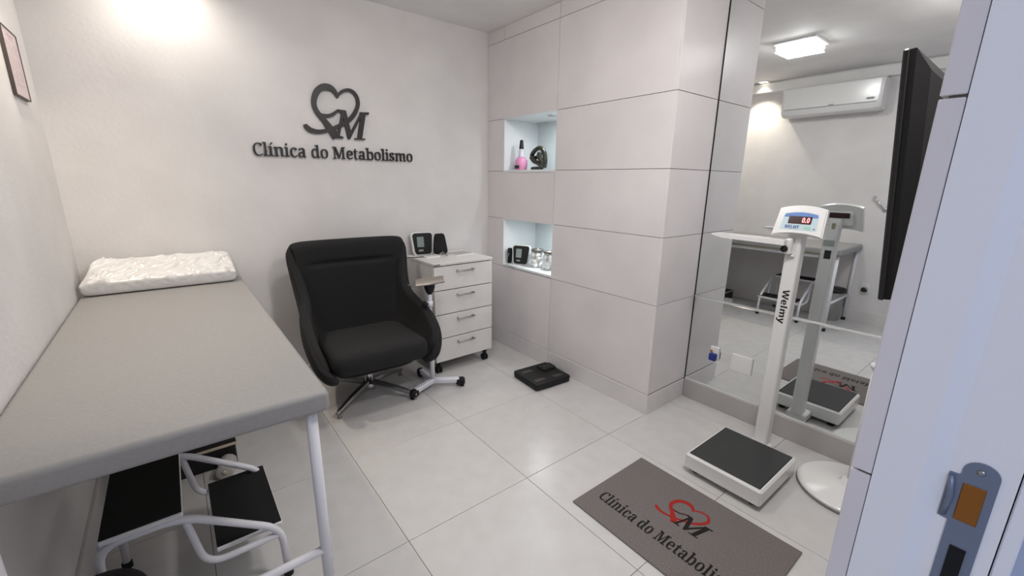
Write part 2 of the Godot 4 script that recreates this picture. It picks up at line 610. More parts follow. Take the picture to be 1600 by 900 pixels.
func build_tiled_wall() -> void:
	var o := setting("wall_right", "wall of large white porcelain panels with two lit niches")
	var st := mb()
	var n0 := -2.728
	var n1 := -2.163
	var x0 := XR + 0.0035
	var x1 := XR + 0.36
	# the masonry behind the tiles, with the two niches left open
	b2(st, Vector3(x0, 0, ZB), Vector3(x1 + 0.04, YC, n0 - 0.012))
	b2(st, Vector3(x0, 0, n1 + 0.012), Vector3(x1 + 0.04, YC, ZR - 0.0035))
	b2(st, Vector3(x0, 0, n0 - 0.012), Vector3(x1, 0.675, n1 + 0.012))
	b2(st, Vector3(x0, 1.072, n0 - 0.012), Vector3(x1, 1.412, n1 + 0.012))
	b2(st, Vector3(x0, 1.812, n0 - 0.012), Vector3(x1, YC, n1 + 0.012))
	b2(st, Vector3(x1, 0.6, n0 - 0.012), Vector3(x1 + 0.04, 1.9, n1 + 0.012))
	part(st, "grout", M.grout, o)
	var zt := ZR - 0.02
	tile_x(o, 0.123, 0.675, ZB, n1); tile_x(o, 0.123, 0.675, n1, zt, 1)
	tile_x(o, 0.675, 1.06, ZB, n0, 1); tile_x(o, 0.675, 1.06, n1, zt)
	tile_x(o, 1.06, 1.424, ZB, n1, 1); tile_x(o, 1.06, 1.424, n1, zt)
	tile_x(o, 1.424, 1.804, ZB, n0); tile_x(o, 1.424, 1.804, n1, zt, 1)
	tile_x(o, 1.804, 2.34, ZB, n1); tile_x(o, 1.804, 2.34, n1, zt)
	tile_x(o, 2.34, YC, ZB, n0, 1); tile_x(o, 2.34, YC, n0, n1); tile_x(o, 2.34, YC, n1, zt, 1)
	# niches: lining boards, a glass back and a stone sill
	for nb in [[0.697, 1.06], [1.43, 1.804]]:
		var n := Node3D.new()
		n.name = "niche"
		o.add_child(n, true)
		st = mb()
		b2(st, Vector3(XR + 0.001, nb[0], n0 - 0.012), Vector3(x1, nb[1], n0))
		b2(st, Vector3(XR + 0.001, nb[0], n1), Vector3(x1, nb[1], n1 + 0.012))
		b2(st, Vector3(XR + 0.001, nb[1] - 0.003, n0), Vector3(x1, nb[1] + 0.008, n1))
		part(st, "lining", M.niche, n)
		st = mb()
		b2(st, Vector3(x1 - 0.018, nb[0], n0), Vector3(x1 - 0.012, nb[1] - 0.003, n1))
		part(st, "back_glass", M.niche_glass, n, "pale aqua glass back of the niche")
		st = mb()
		b2(st, Vector3(XR - 0.004, nb[0] - 0.018, n0 - 0.004), Vector3(x1, nb[0], n1 + 0.002), 0.0015)
		part(st, "sill", M.niche, n)
	# return face towards the mirror
	o = setting("wall_return", "short white porcelain return between the niches and the mirror")
	st = mb()
	b2(st, Vector3(XR + 0.0235, 0, ZR - 0.02), Vector3(XM + 0.1, YC, ZR - 0.0035))
	part(st, "grout", M.grout, o)
	for i in ROWS.size() - 1:
		st = mb()
		b2(st, Vector3(XR, ROWS[i] + 0.0014, ZR - 0.02), Vector3(XM - 0.003, ROWS[i + 1] - 0.0014, ZR), 0.0008)
		part(st, "tile", M.tile if i % 2 == 0 else M.tile_b, o)
	o = setting("baseboard_right", "white porcelain baseboard below the niches", "baseboard")
	for q in [[ZB + 0.013, n1], [n1, ZR]]:
		st = mb()
		b2(st, Vector3(XR - 0.006, 0, q[0] + 0.001), Vector3(XR + 0.02, 0.1216, q[1] - 0.001 + (0.006 if q[1] == ZR else 0.0)), 0.0012)
		part(st, "board", M.base, o)
	o = setting("baseboard_return", "white porcelain baseboard of the short return", "baseboard")
	st = mb()
	b2(st, Vector3(XR - 0.006, 0, ZR), Vector3(XM - 0.012, 0.1216, ZR + 0.006), 0.0012)
	part(st, "board", M.base, o)

func build_mirror() -> void:
	var o := setting("wall_mirror", "wall that carries the tall mirror")
	var st := mb()
	b2(st, Vector3(XM + 0.012, 0, ZR - 0.1), Vector3(XM + 0.12, YC + 0.1, 0.05))
	part(st, "masonry", M.seal, o)
	o = setting("baseboard_mirror", "grey stone baseboard under the mirror", "baseboard")
	st = mb()
	b2(st, Vector3(XM - 0.012, 0, ZR + 0.006), Vector3(XM + 0.012, 0.12, ZF), 0.0015)
	part(st, "board", M.base_grey, o)
	o = setting("trim_2", "narrow pale metal strips holding the mirror panels", "trim")
	for q in [[0.1205, 0.1275], [0.6705, 0.6795]]:
		st = mb()
		b2(st, Vector3(XM - 0.0015, q[0], ZR + 0.004), Vector3(XM + 0.012, q[1], ZF), 0.0005)
		part(st, "strip", M.white_gloss, o)
	var i := 0
	for q in [[0.128, 0.670, "lower wall mirror panel above the grey baseboard, behind the weighing scale", 0.0], [0.680, YC - 0.002, "tall upper wall mirror panel reaching the ceiling behind the weighing scale", 0.0]]:
		var t := thing("mirror_panel", q[2], "mirror", Vector3(XM, q[0], (ZR + ZF) / 2), 0.0, "wall mirrors")
		st = mb()
		var h: float = q[1] - q[0]
		var w := absf(ZR - ZF) / 2 - 0.004
		var bv := 0.003
		# silvered face with a ground edge all round
		var out := [Vector3(0.0012, 0, -w), Vector3(0.0012, 0, w), Vector3(0.0012, h, w), Vector3(0.0012, h, -w)]
		var inn := [Vector3(0, bv, -w + 0.003), Vector3(0, bv, w - 0.003), Vector3(0, h - bv, w - 0.003), Vector3(0, h - bv, -w + 0.003)]
		quad_out(st, inn[0], inn[1], inn[2], inn[3], Vector3(-1, 0, 0))
		for k in 4:
			quad_out(st, out[k], out[(k + 1) % 4], inn[(k + 1) % 4], inn[k], Vector3(-1, 0, 0))
			var bk: Vector3 = out[k] + Vector3(0.009, 0, 0)
			var bk2: Vector3 = out[(k + 1) % 4] + Vector3(0.009, 0, 0)
			quad_out(st, out[k], out[(k + 1) % 4], bk2, bk, (out[k] + out[(k + 1) % 4]) / 2 - Vector3(0, h / 2, 0))
		quad_out(st, out[0] + Vector3(0.009, 0, 0), out[1] + Vector3(0.009, 0, 0), out[2] + Vector3(0.009, 0, 0), out[3] + Vector3(0.009, 0, 0), Vector3(1, 0, 0))
		part(st, "glass", M.mirror, t)
		i += 1

func build_door_wall() -> void:
	var o := setting("wall_front", "wall with the doorway, clad in white porcelain on the inside")
	var zo := 0.026
	var zt := -0.065
	var st := mb()
	b2(st, Vector3(0.56, 0, zt), Vector3(XM + 0.1, YC, zo))
	b2(st, Vector3(XL - 0.1, 0, zt), Vector3(-0.345, YC, zo))
	b2(st, Vector3(-0.345, 2.13, zt), Vector3(0.56, YC, zo))
	part(st, "masonry", M.paint, o)
	st = mb()
	b2(st, Vector3(0.532, 0, zt), Vector3(XM, YC, zt - 0.012))
	b2(st, Vector3(XL, 0, zt), Vector3(-0.318, YC, zt - 0.012))
	b2(st, Vector3(-0.318, 2.102, zt), Vector3(0.532, YC, zt - 0.012))
	part(st, "grout", M.grout, o)
	var rows := [0.0] + ROWS
	for i in rows.size() - 1:
		for q in [[0.53, 1.1375], [1.1375, 1.732], [1.732, XM], [XL, -0.316]]:
			st = mb()
			b2(st, Vector3(q[0] + (0.0 if q[0] == 0.53 else 0.0014), rows[i] + 0.0012, ZF), Vector3(q[1] - 0.0014, rows[i + 1] - 0.0012, zt - 0.001), 0.0008)
			part(st, "tile", M.tile, o)
	for q in [[2.1, 2.34], [2.34, YC]]:
		st = mb()
		b2(st, Vector3(-0.314, q[0] + 0.001, ZF), Vector3(0.53, q[1] - 0.001, zt - 0.001), 0.0008)
		part(st, "tile", M.tile, o)
	# door frame with its stop, strike plate and outer casing
	o = setting("door_1", "white lacquered door frame with a metal strike plate", "door")
	st = mb()
	var prof := PackedVector2Array([Vector2(0.53, zt - 0.0002), Vector2(0.53, -0.031), Vector2(0.5385, -0.0165), Vector2(0.5385, zo), Vector2(0.56, zo), Vector2(0.56, zt - 0.0002)])
	var up := Basis(Vector3(1, 0, 0), Vector3(0, 0, 1), Vector3(0, 1, 0))
	prism(st, prof, 0.0, 2.1, Vector3.ZERO, up)
	part(st, "jamb", M.frame_white, o)
	st = mb()
	b2(st, Vector3(-0.345, 0, zt), Vector3(-0.316, 2.1, zo), 0.001)
	part(st, "jamb", M.frame_white, o)
	st = mb()
	b2(st, Vector3(-0.345, 2.1, zt), Vector3(0.56, 2.13, zo), 0.001)
	part(st, "head", M.frame_white, o)
	st = mb()
	b2(st, Vector3(0.5415, 0, zo + 0.0012), Vector3(0.61, 2.16, zo + 0.012), 0.001)
	b2(st, Vector3(-0.40, 0, zo), Vector3(-0.33, 2.16, zo + 0.012), 0.001)
	b2(st, Vector3(-0.40, 2.115, zo), Vector3(0.61, 2.18, zo + 0.012), 0.001)
	part(st, "casing", M.frame_white, o)
	var sp := Node3D.new()
	sp.name = "strike_plate"
	o.add_child(sp, true)
	var xf := 0.5385
	# local x runs along +z of the room, local z faces the opening (-x)
	var face := Basis(Vector3(0, 0, 1), Vector3(0, 1, 0), Vector3(-1, 0, 0))
	var pl := PackedVector2Array()
	for k in 13:
		var an := PI * k / 12.0
		pl.append(Vector2(0.0045 + cos(an) * 0.0118, 1.0995 + sin(an) * 0.0115))
	pl.append_array(PackedVector2Array([Vector2(-0.0073, 1.0935), Vector2(-0.0145, 1.093), Vector2(-0.0145, 1.046), Vector2(-0.0073, 1.045), Vector2(-0.0073, 0.93), Vector2(0.0163, 0.93)]))
	st = mb()
	prism(st, pl, 0.0, 0.0012, Vector3(xf, 0, 0), face)
	part(st, "plate", M.strike, sp)
	st = mb()
	b2(st, Vector3(xf - 0.0022, 1.0485, -0.0045), Vector3(xf - 0.001, 1.087, 0.0105), 0.0004)
	part(st, "latch_opening", M.brass, sp, "brass coloured latch opening")
	st = mb()
	b2(st, Vector3(xf - 0.0022, 0.945, -0.001), Vector3(xf - 0.001, 1.021, 0.0098), 0.0)
	part(st, "bolt_opening", M.hole, sp)
	st = mb(true)
	lathe(st, Vector3(xf - 0.0012, 1.1015, 0.004), [[0.003, 0.0], [0.0026, 0.0008], [0.0, 0.001]], 12, Basis(Vector3(0, 1, 0), Vector3(-1, 0, 0), Vector3(0, 0, 1)))
	part(st, "screw", M.steel, sp)
	st = mb(true)
	tube(st, [Vector3(xf - 0.0012, 1.09, -0.0125), Vector3(xf - 0.003, 1.075, -0.0105), Vector3(xf - 0.0035, 1.068, -0.0100), Vector3(xf - 0.0012, 1.049, -0.0115)], 0.0025, 8)
	part(st, "lip", M.strike, sp)
	# the hall outside, seen past the casing
	o = setting("wall_hall", "pale blue-grey hall walls outside the doorway")
	st = mb()
	b2(st, Vector3(0.64, 0, zo + 0.001), Vector3(0.7, YC, 1.9))
	part(st, "side", M.hall, o)
	st = mb()
	b2(st, Vector3(-2.0, 0, 1.8), Vector3(0.7, YC, 1.9))
	part(st, "end", M.hall, o)
	st = mb()
	b2(st, Vector3(-2.1, 0, zo), Vector3(-2.0, YC, 1.9))
	part(st, "side", M.hall, o)
	st = mb()
	b2(st, Vector3(-2.0, 0, -0.03), Vector3(XL - 0.1, YC, zo))
	part(st, "return", M.hall, o)
	o = setting("ceiling_hall", "white ceiling of the hall", "ceiling")
	st = mb()
	b2(st, Vector3(-2.1, YC, 0.05), Vector3(0.75, YC + 0.1, 1.9))
	part(st, "plaster", M.ceiling, o)
	o = setting("floor_hall", "pale floor of the hall", "floor")
	st = mb()
	b2(st, Vector3(-2.1, -0.1, 0.0), Vector3(XL - 0.1, 0, 1.9))
	b2(st, Vector3(XL - 0.1, -0.1, 0.55), Vector3(0.75, 0, 1.9))
	part(st, "slab", M.floor, o)
	var hp := thing("ceiling_lamp", "large square lamp in the hall ceiling outside the doorway", "lamp", HALL)
	st = mb()
	bx(st, Vector3(0, -0.012, 0), Vector3(0.64, 0.024, 0.64), 0.004)
	part(st, "frame", M.white, hp)
	st = mb()
	bx(st, Vector3(0, -0.03, 0), Vector3(0.6, 0.014, 0.6), 0.004)
	part(st, "diffuser", M.lamp, hp)

func build_ceiling_lamps() -> void:
	var t: Node3D
	var st: SurfaceTool
	for q in [[PANEL_A, "bright square ceiling panel lamp seen in the mirror"], [PANEL_B, "square ceiling panel lamp above the doormat near the doorway"]]:
		t = thing("ceiling_lamp", q[1], "lamp", q[0], 0.0, "ceiling panel lamps")
		st = mb()
		for s in [-1.0, 1.0]:
			bx(st, Vector3(s * 0.139, -0.008, 0), Vector3(0.018, 0.016, 0.296), 0.002)
			bx(st, Vector3(0, -0.008, s * 0.139), Vector3(0.26, 0.016, 0.018), 0.002)
		part(st, "frame", M.white, t)
		st = mb()
		bx(st, Vector3(0, -0.03, 0), Vector3(0.26, 0.06, 0.26), 0.01)
		part(st, "diffuser", M.lamp, t)
	for q in [[SPOT_A, "small square recessed lamp above the couch, beside the plaster band"], [SPOT_B, "small square recessed lamp lighting the back wall above the couch"]]:
		t = thing("recessed_lamp", q[1], "lamp", q[0], 0.0, "recessed ceiling lamps")
		st = mb()
		for s in [-1.0, 1.0]:
			bx(st, Vector3(s * 0.047, -0.004, 0), Vector3(0.014, 0.008, 0.108), 0.0015)
			bx(st, Vector3(0, -0.004, s * 0.047), Vector3(0.08, 0.008, 0.014), 0.0015)
		part(st, "frame", M.white, t)
		st = mb()
		bx(st, Vector3(0, -0.003, 0), Vector3(0.08, 0.004, 0.08))
		part(st, "diffuser", M.lamp_warm, t)

# ------------------------------------------------------------------ sign on the back wall
const HEART_A := [[0.0270, 0.2398, 0.0070], [0.0236, 0.2608, 0.0191], [0.0028, 0.2877, 0.0295], [-0.0259, 0.2969, 0.0377], [-0.0596, 0.2908, 0.0373], [-0.0897, 0.2661, 0.0351], [-0.1077, 0.2303, 0.0313], [-0.1144, 0.1933, 0.0280], [-0.1063, 0.1578, 0.0267], [-0.0845, 0.1257, 0.0287], [-0.0588, 0.0950, 0.0324], [-0.0262, 0.0491, 0.0431], [0.0052, 0.0106, 0.0582]]
const HEART_B := [[0.0272, 0.2423, 0.0053], [0.0367, 0.2625, 0.0140], [0.0629, 0.2856, 0.0177], [0.0989, 0.2968, 0.0182], [0.1294, 0.2873, 0.0202], [0.1489, 0.2594, 0.0220], [0.1536, 0.2234, 0.0225], [0.1395, 0.1816, 0.0240], [0.1089, 0.1374, 0.0256], [0.0702, 0.1031, 0.0250], [0.0286, 0.0807, 0.0230], [-0.0168, 0.0583, 0.0207], [-0.0654, 0.0402, 0.0222], [-0.1079, 0.0327, 0.0253], [-0.1444, 0.0382, 0.0280], [-0.1674, 0.0527, 0.0276], [-0.1770, 0.0699, 0.0179]]
const HEART_C := [[-0.0913, 0.1414, 0.0083], [-0.0657, 0.1308, 0.0186], [-0.0318, 0.1324, 0.0207], [-0.0032, 0.1469, 0.0190], [0.0274, 0.1717, 0.0124]]
const EMBLEM_M := [[0.0250, 0.1748], [0.0723, 0.1730], [0.0949, 0.0499], [0.1607, 0.1579], [0.1617, 0.1719], [0.2208, 0.1761], [0.2181, 0.1636], [0.1982, 0.1616], [0.1639, 0.0110], [0.1848, 0.0124], [0.1832, 0.0034], [0.1150, 0.0024], [0.1165, 0.0104], [0.1341, 0.0116], [0.1617, 0.1338], [0.0857, 0.0022], [0.0731, 0.0031], [0.0527, 0.1279], [0.0226, 0.0187], [0.0451, 0.0116], [0.0426, 0.0028], [-0.0154, 0.0040], [-0.0130, 0.0119], [0.0083, 0.0160], [0.0435, 0.1549], [0.0241, 0.1630]]

func emblem(t: Node3D, o: Vector3, m: Basis, z0: float, z1: float, heart: Material, letter: Material) -> void:
	var st := mb()
	stroke(st, HEART_A, z0, z1, o, m)
	stroke(st, HEART_B, z0 + 0.0002, z1 - 0.0003, o, m)
	stroke(st, HEART_C, z0 + 0.0001, z1 - 0.0006, o, m)
	part(st, "heart", heart, t)
	var p := PackedVector2Array()
	for q in EMBLEM_M:
		p.append(Vector2(q[0], q[1]))
	st = mb()
	prism(st, p, z0 + 0.0004, z1 + 0.0006, o, m)
	part(st, "monogram", letter, t)

func build_sign() -> void:
	var t := thing("wall_sign", "black raised heart emblem and lettering on the back wall above the armchair", "sign", Vector3(0.8911, 1.47, ZB))
	emblem(t, Vector3(0, 0.1254, 0), Basis(), 0.004, 0.019, M.black_sign, M.black_sign)
	letters("Clínica do Metabolismo", serif_plain, Vector3(0.4176 - 0.8911, 0.003, 0.004), Basis(), 0.995, 0.067, 0.014, M.black_sign, t)
	for x in [-0.4, 0.0, 0.45]:
		var st := mb()
		bx(st, Vector3(x, 0.03, 0.002), Vector3(0.012, 0.004, 0.004))
		part(st, "spacer", M.black_sign, t)

# ------------------------------------------------------------------ couch
func build_couch() -> void:
	var z0 := ZB + 0.012
	var z1 := -1.135
	var x0 := XL + 0.004
	var x1 := 0.272
	var cx := (x0 + x1) / 2
	var cz := (z0 + z1) / 2
	var t := thing("examination_couch", "grey padded examination couch on a white tube frame along the left wall", "couch", Vector3(cx, 0, cz))
	var hw := (x1 - x0) / 2
	var hl := (z1 - z0) / 2
	var st := mb(true)
	var mp := [[0.006, 0.732], [0.001, 0.736], [0.0, 0.742]]
	for k in 9:
		var an := PI / 2 * k / 8.0
		mp.append([0.016 * (1.0 - cos(an)), 0.774 + 0.016 * sin(an)])
	mp.append([0.08, 0.7915])
	slab(st, Vector3.ZERO, 2 * hw, 2 * hl, 0.018, mp, 8)
	part(st, "mattress", M.vinyl, t)
	st = mb()
	bx(st, Vector3(0, 0.724, -0.02), Vector3(2 * hw - 0.05, 0.016, 2 * hl - 0.16), 0.003)
	part(st, "base_board", M.beige, t)
	var lx := hw - 0.045
	var lz := hl - 0.03
	st = mb()
	for s in [-1.0, 1.0]:
		bx(st, Vector3(s * lx, 0.702, 0), Vector3(0.025, 0.028, 2 * lz - 0.3), 0.004)
		bx(st, Vector3(0, 0.702, s * (lz - 0.16)), Vector3(2 * lx - 0.025, 0.028, 0.025), 0.004)
	part(st, "top_rail", M.enamel, t)
	for sx in [-1.0, 1.0]:
		for sz in [-1.0, 1.0]:
			st = mb(true)
			lx = hw - 0.045 if sx > 0 else hw - 0.016
			tube(st, [Vector3(sx * lx, 0.012, sz * (lz - 0.005)), Vector3(sx * lx, 0.732, sz * (lz - 0.005))], 0.0155, 16)
			var lg := part(st, "leg", M.enamel, t)
			st = mb(true)
			lathe(st, Vector3(sx * lx, 0.0, sz * (lz - 0.005)), [[0.019, 0.0], [0.019, 0.026], [0.0165, 0.03]], 16)
			part(st, "foot_cap", M.rubber, lg)
	for sz in [-1.0, 1.0]:
		st = mb(true)
		tube(st, [Vector3(-hw + 0.016, 0.265, sz * (lz - 0.005)), Vector3(lx, 0.265, sz * (lz - 0.005))], 0.0125, 12)
		part(st, "crossbar", M.enamel, t)
	# wedge pillow in a clear plastic cover at the head end
	var p := thing("wedge_pillow", "white wedge pillow in crinkled plastic wrap at the head of the couch", "pillow", Vector3(-0.062, 0.789, -2.835))
	var rng := RandomNumberGenerator.new()
	rng.seed = 21
	var creases := []
	for k in 70:
		creases.append([rng.randf_range(-0.30, 0.30), rng.randf_range(-0.10, 0.09), rng.randf_range(0.25, 1.15) * (1.0 if rng.randf() < 0.7 else -1.0), rng.randf_range(0.02, 0.075), rng.randf_range(0.003, 0.008), rng.randf_range(0.004, 0.012)])
	st = mb(true)
	# bottom front edge at z=+.10, top back edge against the wall
	var sheet := func(s: float, q: float) -> Vector3:
		var w := 0.312 - 0.022 * (q + 1.0) / 2.0
		return Vector3(s * w + 0.01 * q, 0.050 + 0.034 * (q + 1.0) / 2.0, -q * 0.102 + 0.004)
	var thick := func(s: float, q: float, m: float) -> Vector2:
		var v := (q + 1.0) / 2.0
		var fold := 0.0
		for c in creases:
			var e :=  Vector2(s * 0.31 - c[0], q * 0.10 - c[1]).rotated(-c[2])
			if absf(e.x) < c[3]:
				fold += c[5] * exp(-absf(e.y) / c[4]) * (1.0 - e.x * e.x / (c[3] * c[3]))
		return Vector2(0.018 + 0.056 * v + fold, 0.045 + 0.034 * v) * rim(m, 22.0, 0.36)
	cushion(st, sheet, thick, 240, 90, 26.0)
	part(st, "cover", M.plastic_wrap, p)
	st = mb()
	bx(st, Vector3(0.20, 0.143, -0.062), Vector3(0.06, 0.001, 0.012), 0.0, Basis(Vector3.RIGHT, 0.42))
	part(st, "label", M.grey_light, p)

# ------------------------------------------------------------------ armchair
func build_chair() -> void:
	var t := thing("armchair", "black fabric wing armchair on a steel four-star swivel base", "chair", Vector3(0.852, 0, -2.53), deg_to_rad(-2.0))
	# the wing shell runs in one piece from arm to arm: lower and upper edge of its left half, front to back
	var edge := spline([Vector3(-0.262, 0.300, 0.325), Vector3(-0.315, 0.375, 0.335), Vector3(-0.346, 0.470, 0.280), Vector3(-0.352, 0.555, 0.15), Vector3(-0.336, 0.604, 0.02), Vector3(-0.312, 0.670, -0.07), Vector3(-0.320, 0.780, -0.135), Vector3(-0.342, 0.900, -0.180), Vector3(-0.344, 0.958, -0.198), Vector3(-0.295, 0.980, -0.20), Vector3(-0.15, 0.983, -0.212), Vector3(0, 0.983, -0.216)], 8)
	var foot := spline([Vector3(-0.250, 0.288, 0.30), Vector3(-0.262, 0.268, 0.25), Vector3(-0.272, 0.255, 0.17), Vector3(-0.268, 0.25, 0.08), Vector3(-0.26, 0.25, 0.0), Vector3(-0.25, 0.25, -0.07), Vector3(-0.235, 0.25, -0.12), Vector3(-0.205, 0.25, -0.16), Vector3(-0.165, 0.25, -0.185), Vector3(-0.115, 0.25, -0.20), Vector3(-0.06, 0.25, -0.21), Vector3(0, 0.25, -0.212)], 8)
	var at := func(c: Array, s: float) -> Vector3:
		var f := (1.0 - absf(s)) * (c.size() - 1)
		var k := mini(int(f), c.size() - 2)
		var p: Vector3 = c[k].lerp(c[k + 1], f - k)
		return Vector3(p.x * (1.0 if s < 0.0 else -1.0), p.y, p.z)
	var shell := func(s: float, q: float) -> Vector3:
		var u := (q + 1.0) / 2.0
		var a: Vector3 = at.call(foot, s)
		var b: Vector3 = at.call(edge, s)
		var p := a.lerp(b, u)
		return p + Vector3(p.x, 0, p.z - 0.05).normalized() * 0.03 * sin(PI * u)
	var sth := func(s: float, q: float, m: float) -> Vector2:
		var y: float = shell.call(s, q).y
		var crease := 0.022 * exp(-pow((y - 0.845) / 0.011, 2.0)) * clampf((0.19 - absf(s)) * 14.0, 0.0, 1.0)
		var r := sqrt(rim(absf(q), 14.0, 1.0) * rim(absf(s), 30.0, 1.0))
		return Vector2(0.032 * r - crease, 0.030 * r)
	var st := mb(true)
	cushion(st, shell, sth, 130, 70, 40.0)
	var bk := part(st, "shell", M.fabric, t)
	st = mb(true)
	var pipe := []
	for k in 81:
		pipe.append(shell.call(-0.985 + 1.97 * k / 80.0, 1.0))
	tube(st, pipe, 0.0036, 8)
	part(st, "piping", M.fabric_edge, bk)
	st = mb(true)
	cushion(st, func(s, q): return Vector3(s * 0.276, 0.354 + 0.02 * (-q + 1.0) / 2.0, 0.078 - q * 0.276), func(s, q, m): return Vector2(0.062, 0.074) * rim(m, 14.0, 0.42), 34, 34, 9.0)
	part(st, "seat_cushion", M.fabric, t)
	st = mb(true)
	cushion(st, func(s, q): return Vector3(s * 0.25, 0.27, 0.03 - q * 0.23), func(s, q, m): return Vector2(0.04, 0.035) * rim(m, 5.0, 0.5), 26, 26, 5.0)
	part(st, "seat_shell", M.fabric, t)
	st = mb(true)
	lathe(st, Vector3(0, 0, 0.0), [[0.045, 0.245], [0.03, 0.24], [0.026, 0.235], [0.026, 0.09], [0.040, 0.088], [0.044, 0.075], [0.04, 0.05]].duplicate(), 20)
	part(st, "column", M.chrome, t)
	for k in 4:
		var an := deg_to_rad(50.0 - 2.0 + 94.0 * k)
		var d := Vector3(cos(an), 0, sin(an))
		var n := Vector3(-sin(an), 0, cos(an))
		st = mb()
		var rows := []
		for e in [[0.03, 0.088, 0.024, 0.024], [0.18, 0.070, 0.020, 0.019], [0.315, 0.040, 0.014, 0.016], [0.325, 0.036, 0.010, 0.010]]:
			var c: Vector3 = d * e[0] + Vector3(0, e[1], 0)
			rows.append([c + n * e[2] + Vector3(0, 0, 0), c + n * e[2] * 0.6 + Vector3(0, e[3] * 0.6, 0), c - n * e[2] * 0.6 + Vector3(0, e[3] * 0.6, 0), c - n * e[2], c - n * e[2] * 0.8 - Vector3(0, e[3] * 0.7, 0), c + n * e[2] * 0.8 - Vector3(0, e[3] * 0.7, 0)])
		grid(st, rows, true)
		for e in [0, 3]:
			for j in range(1, 5):
				tri_out(st, rows[e][0], rows[e][j], rows[e][j + 1], -d if e == 0 else d)
		var lg := part(st, "base_leg", M.steel, t)
		st = mb(true)
		lathe(st, d * 0.306, [[0.014, 0.0], [0.014, 0.008], [0.009, 0.012], [0.009, 0.032]], 14)
		part(st, "glide", M.grey_plastic, lg)

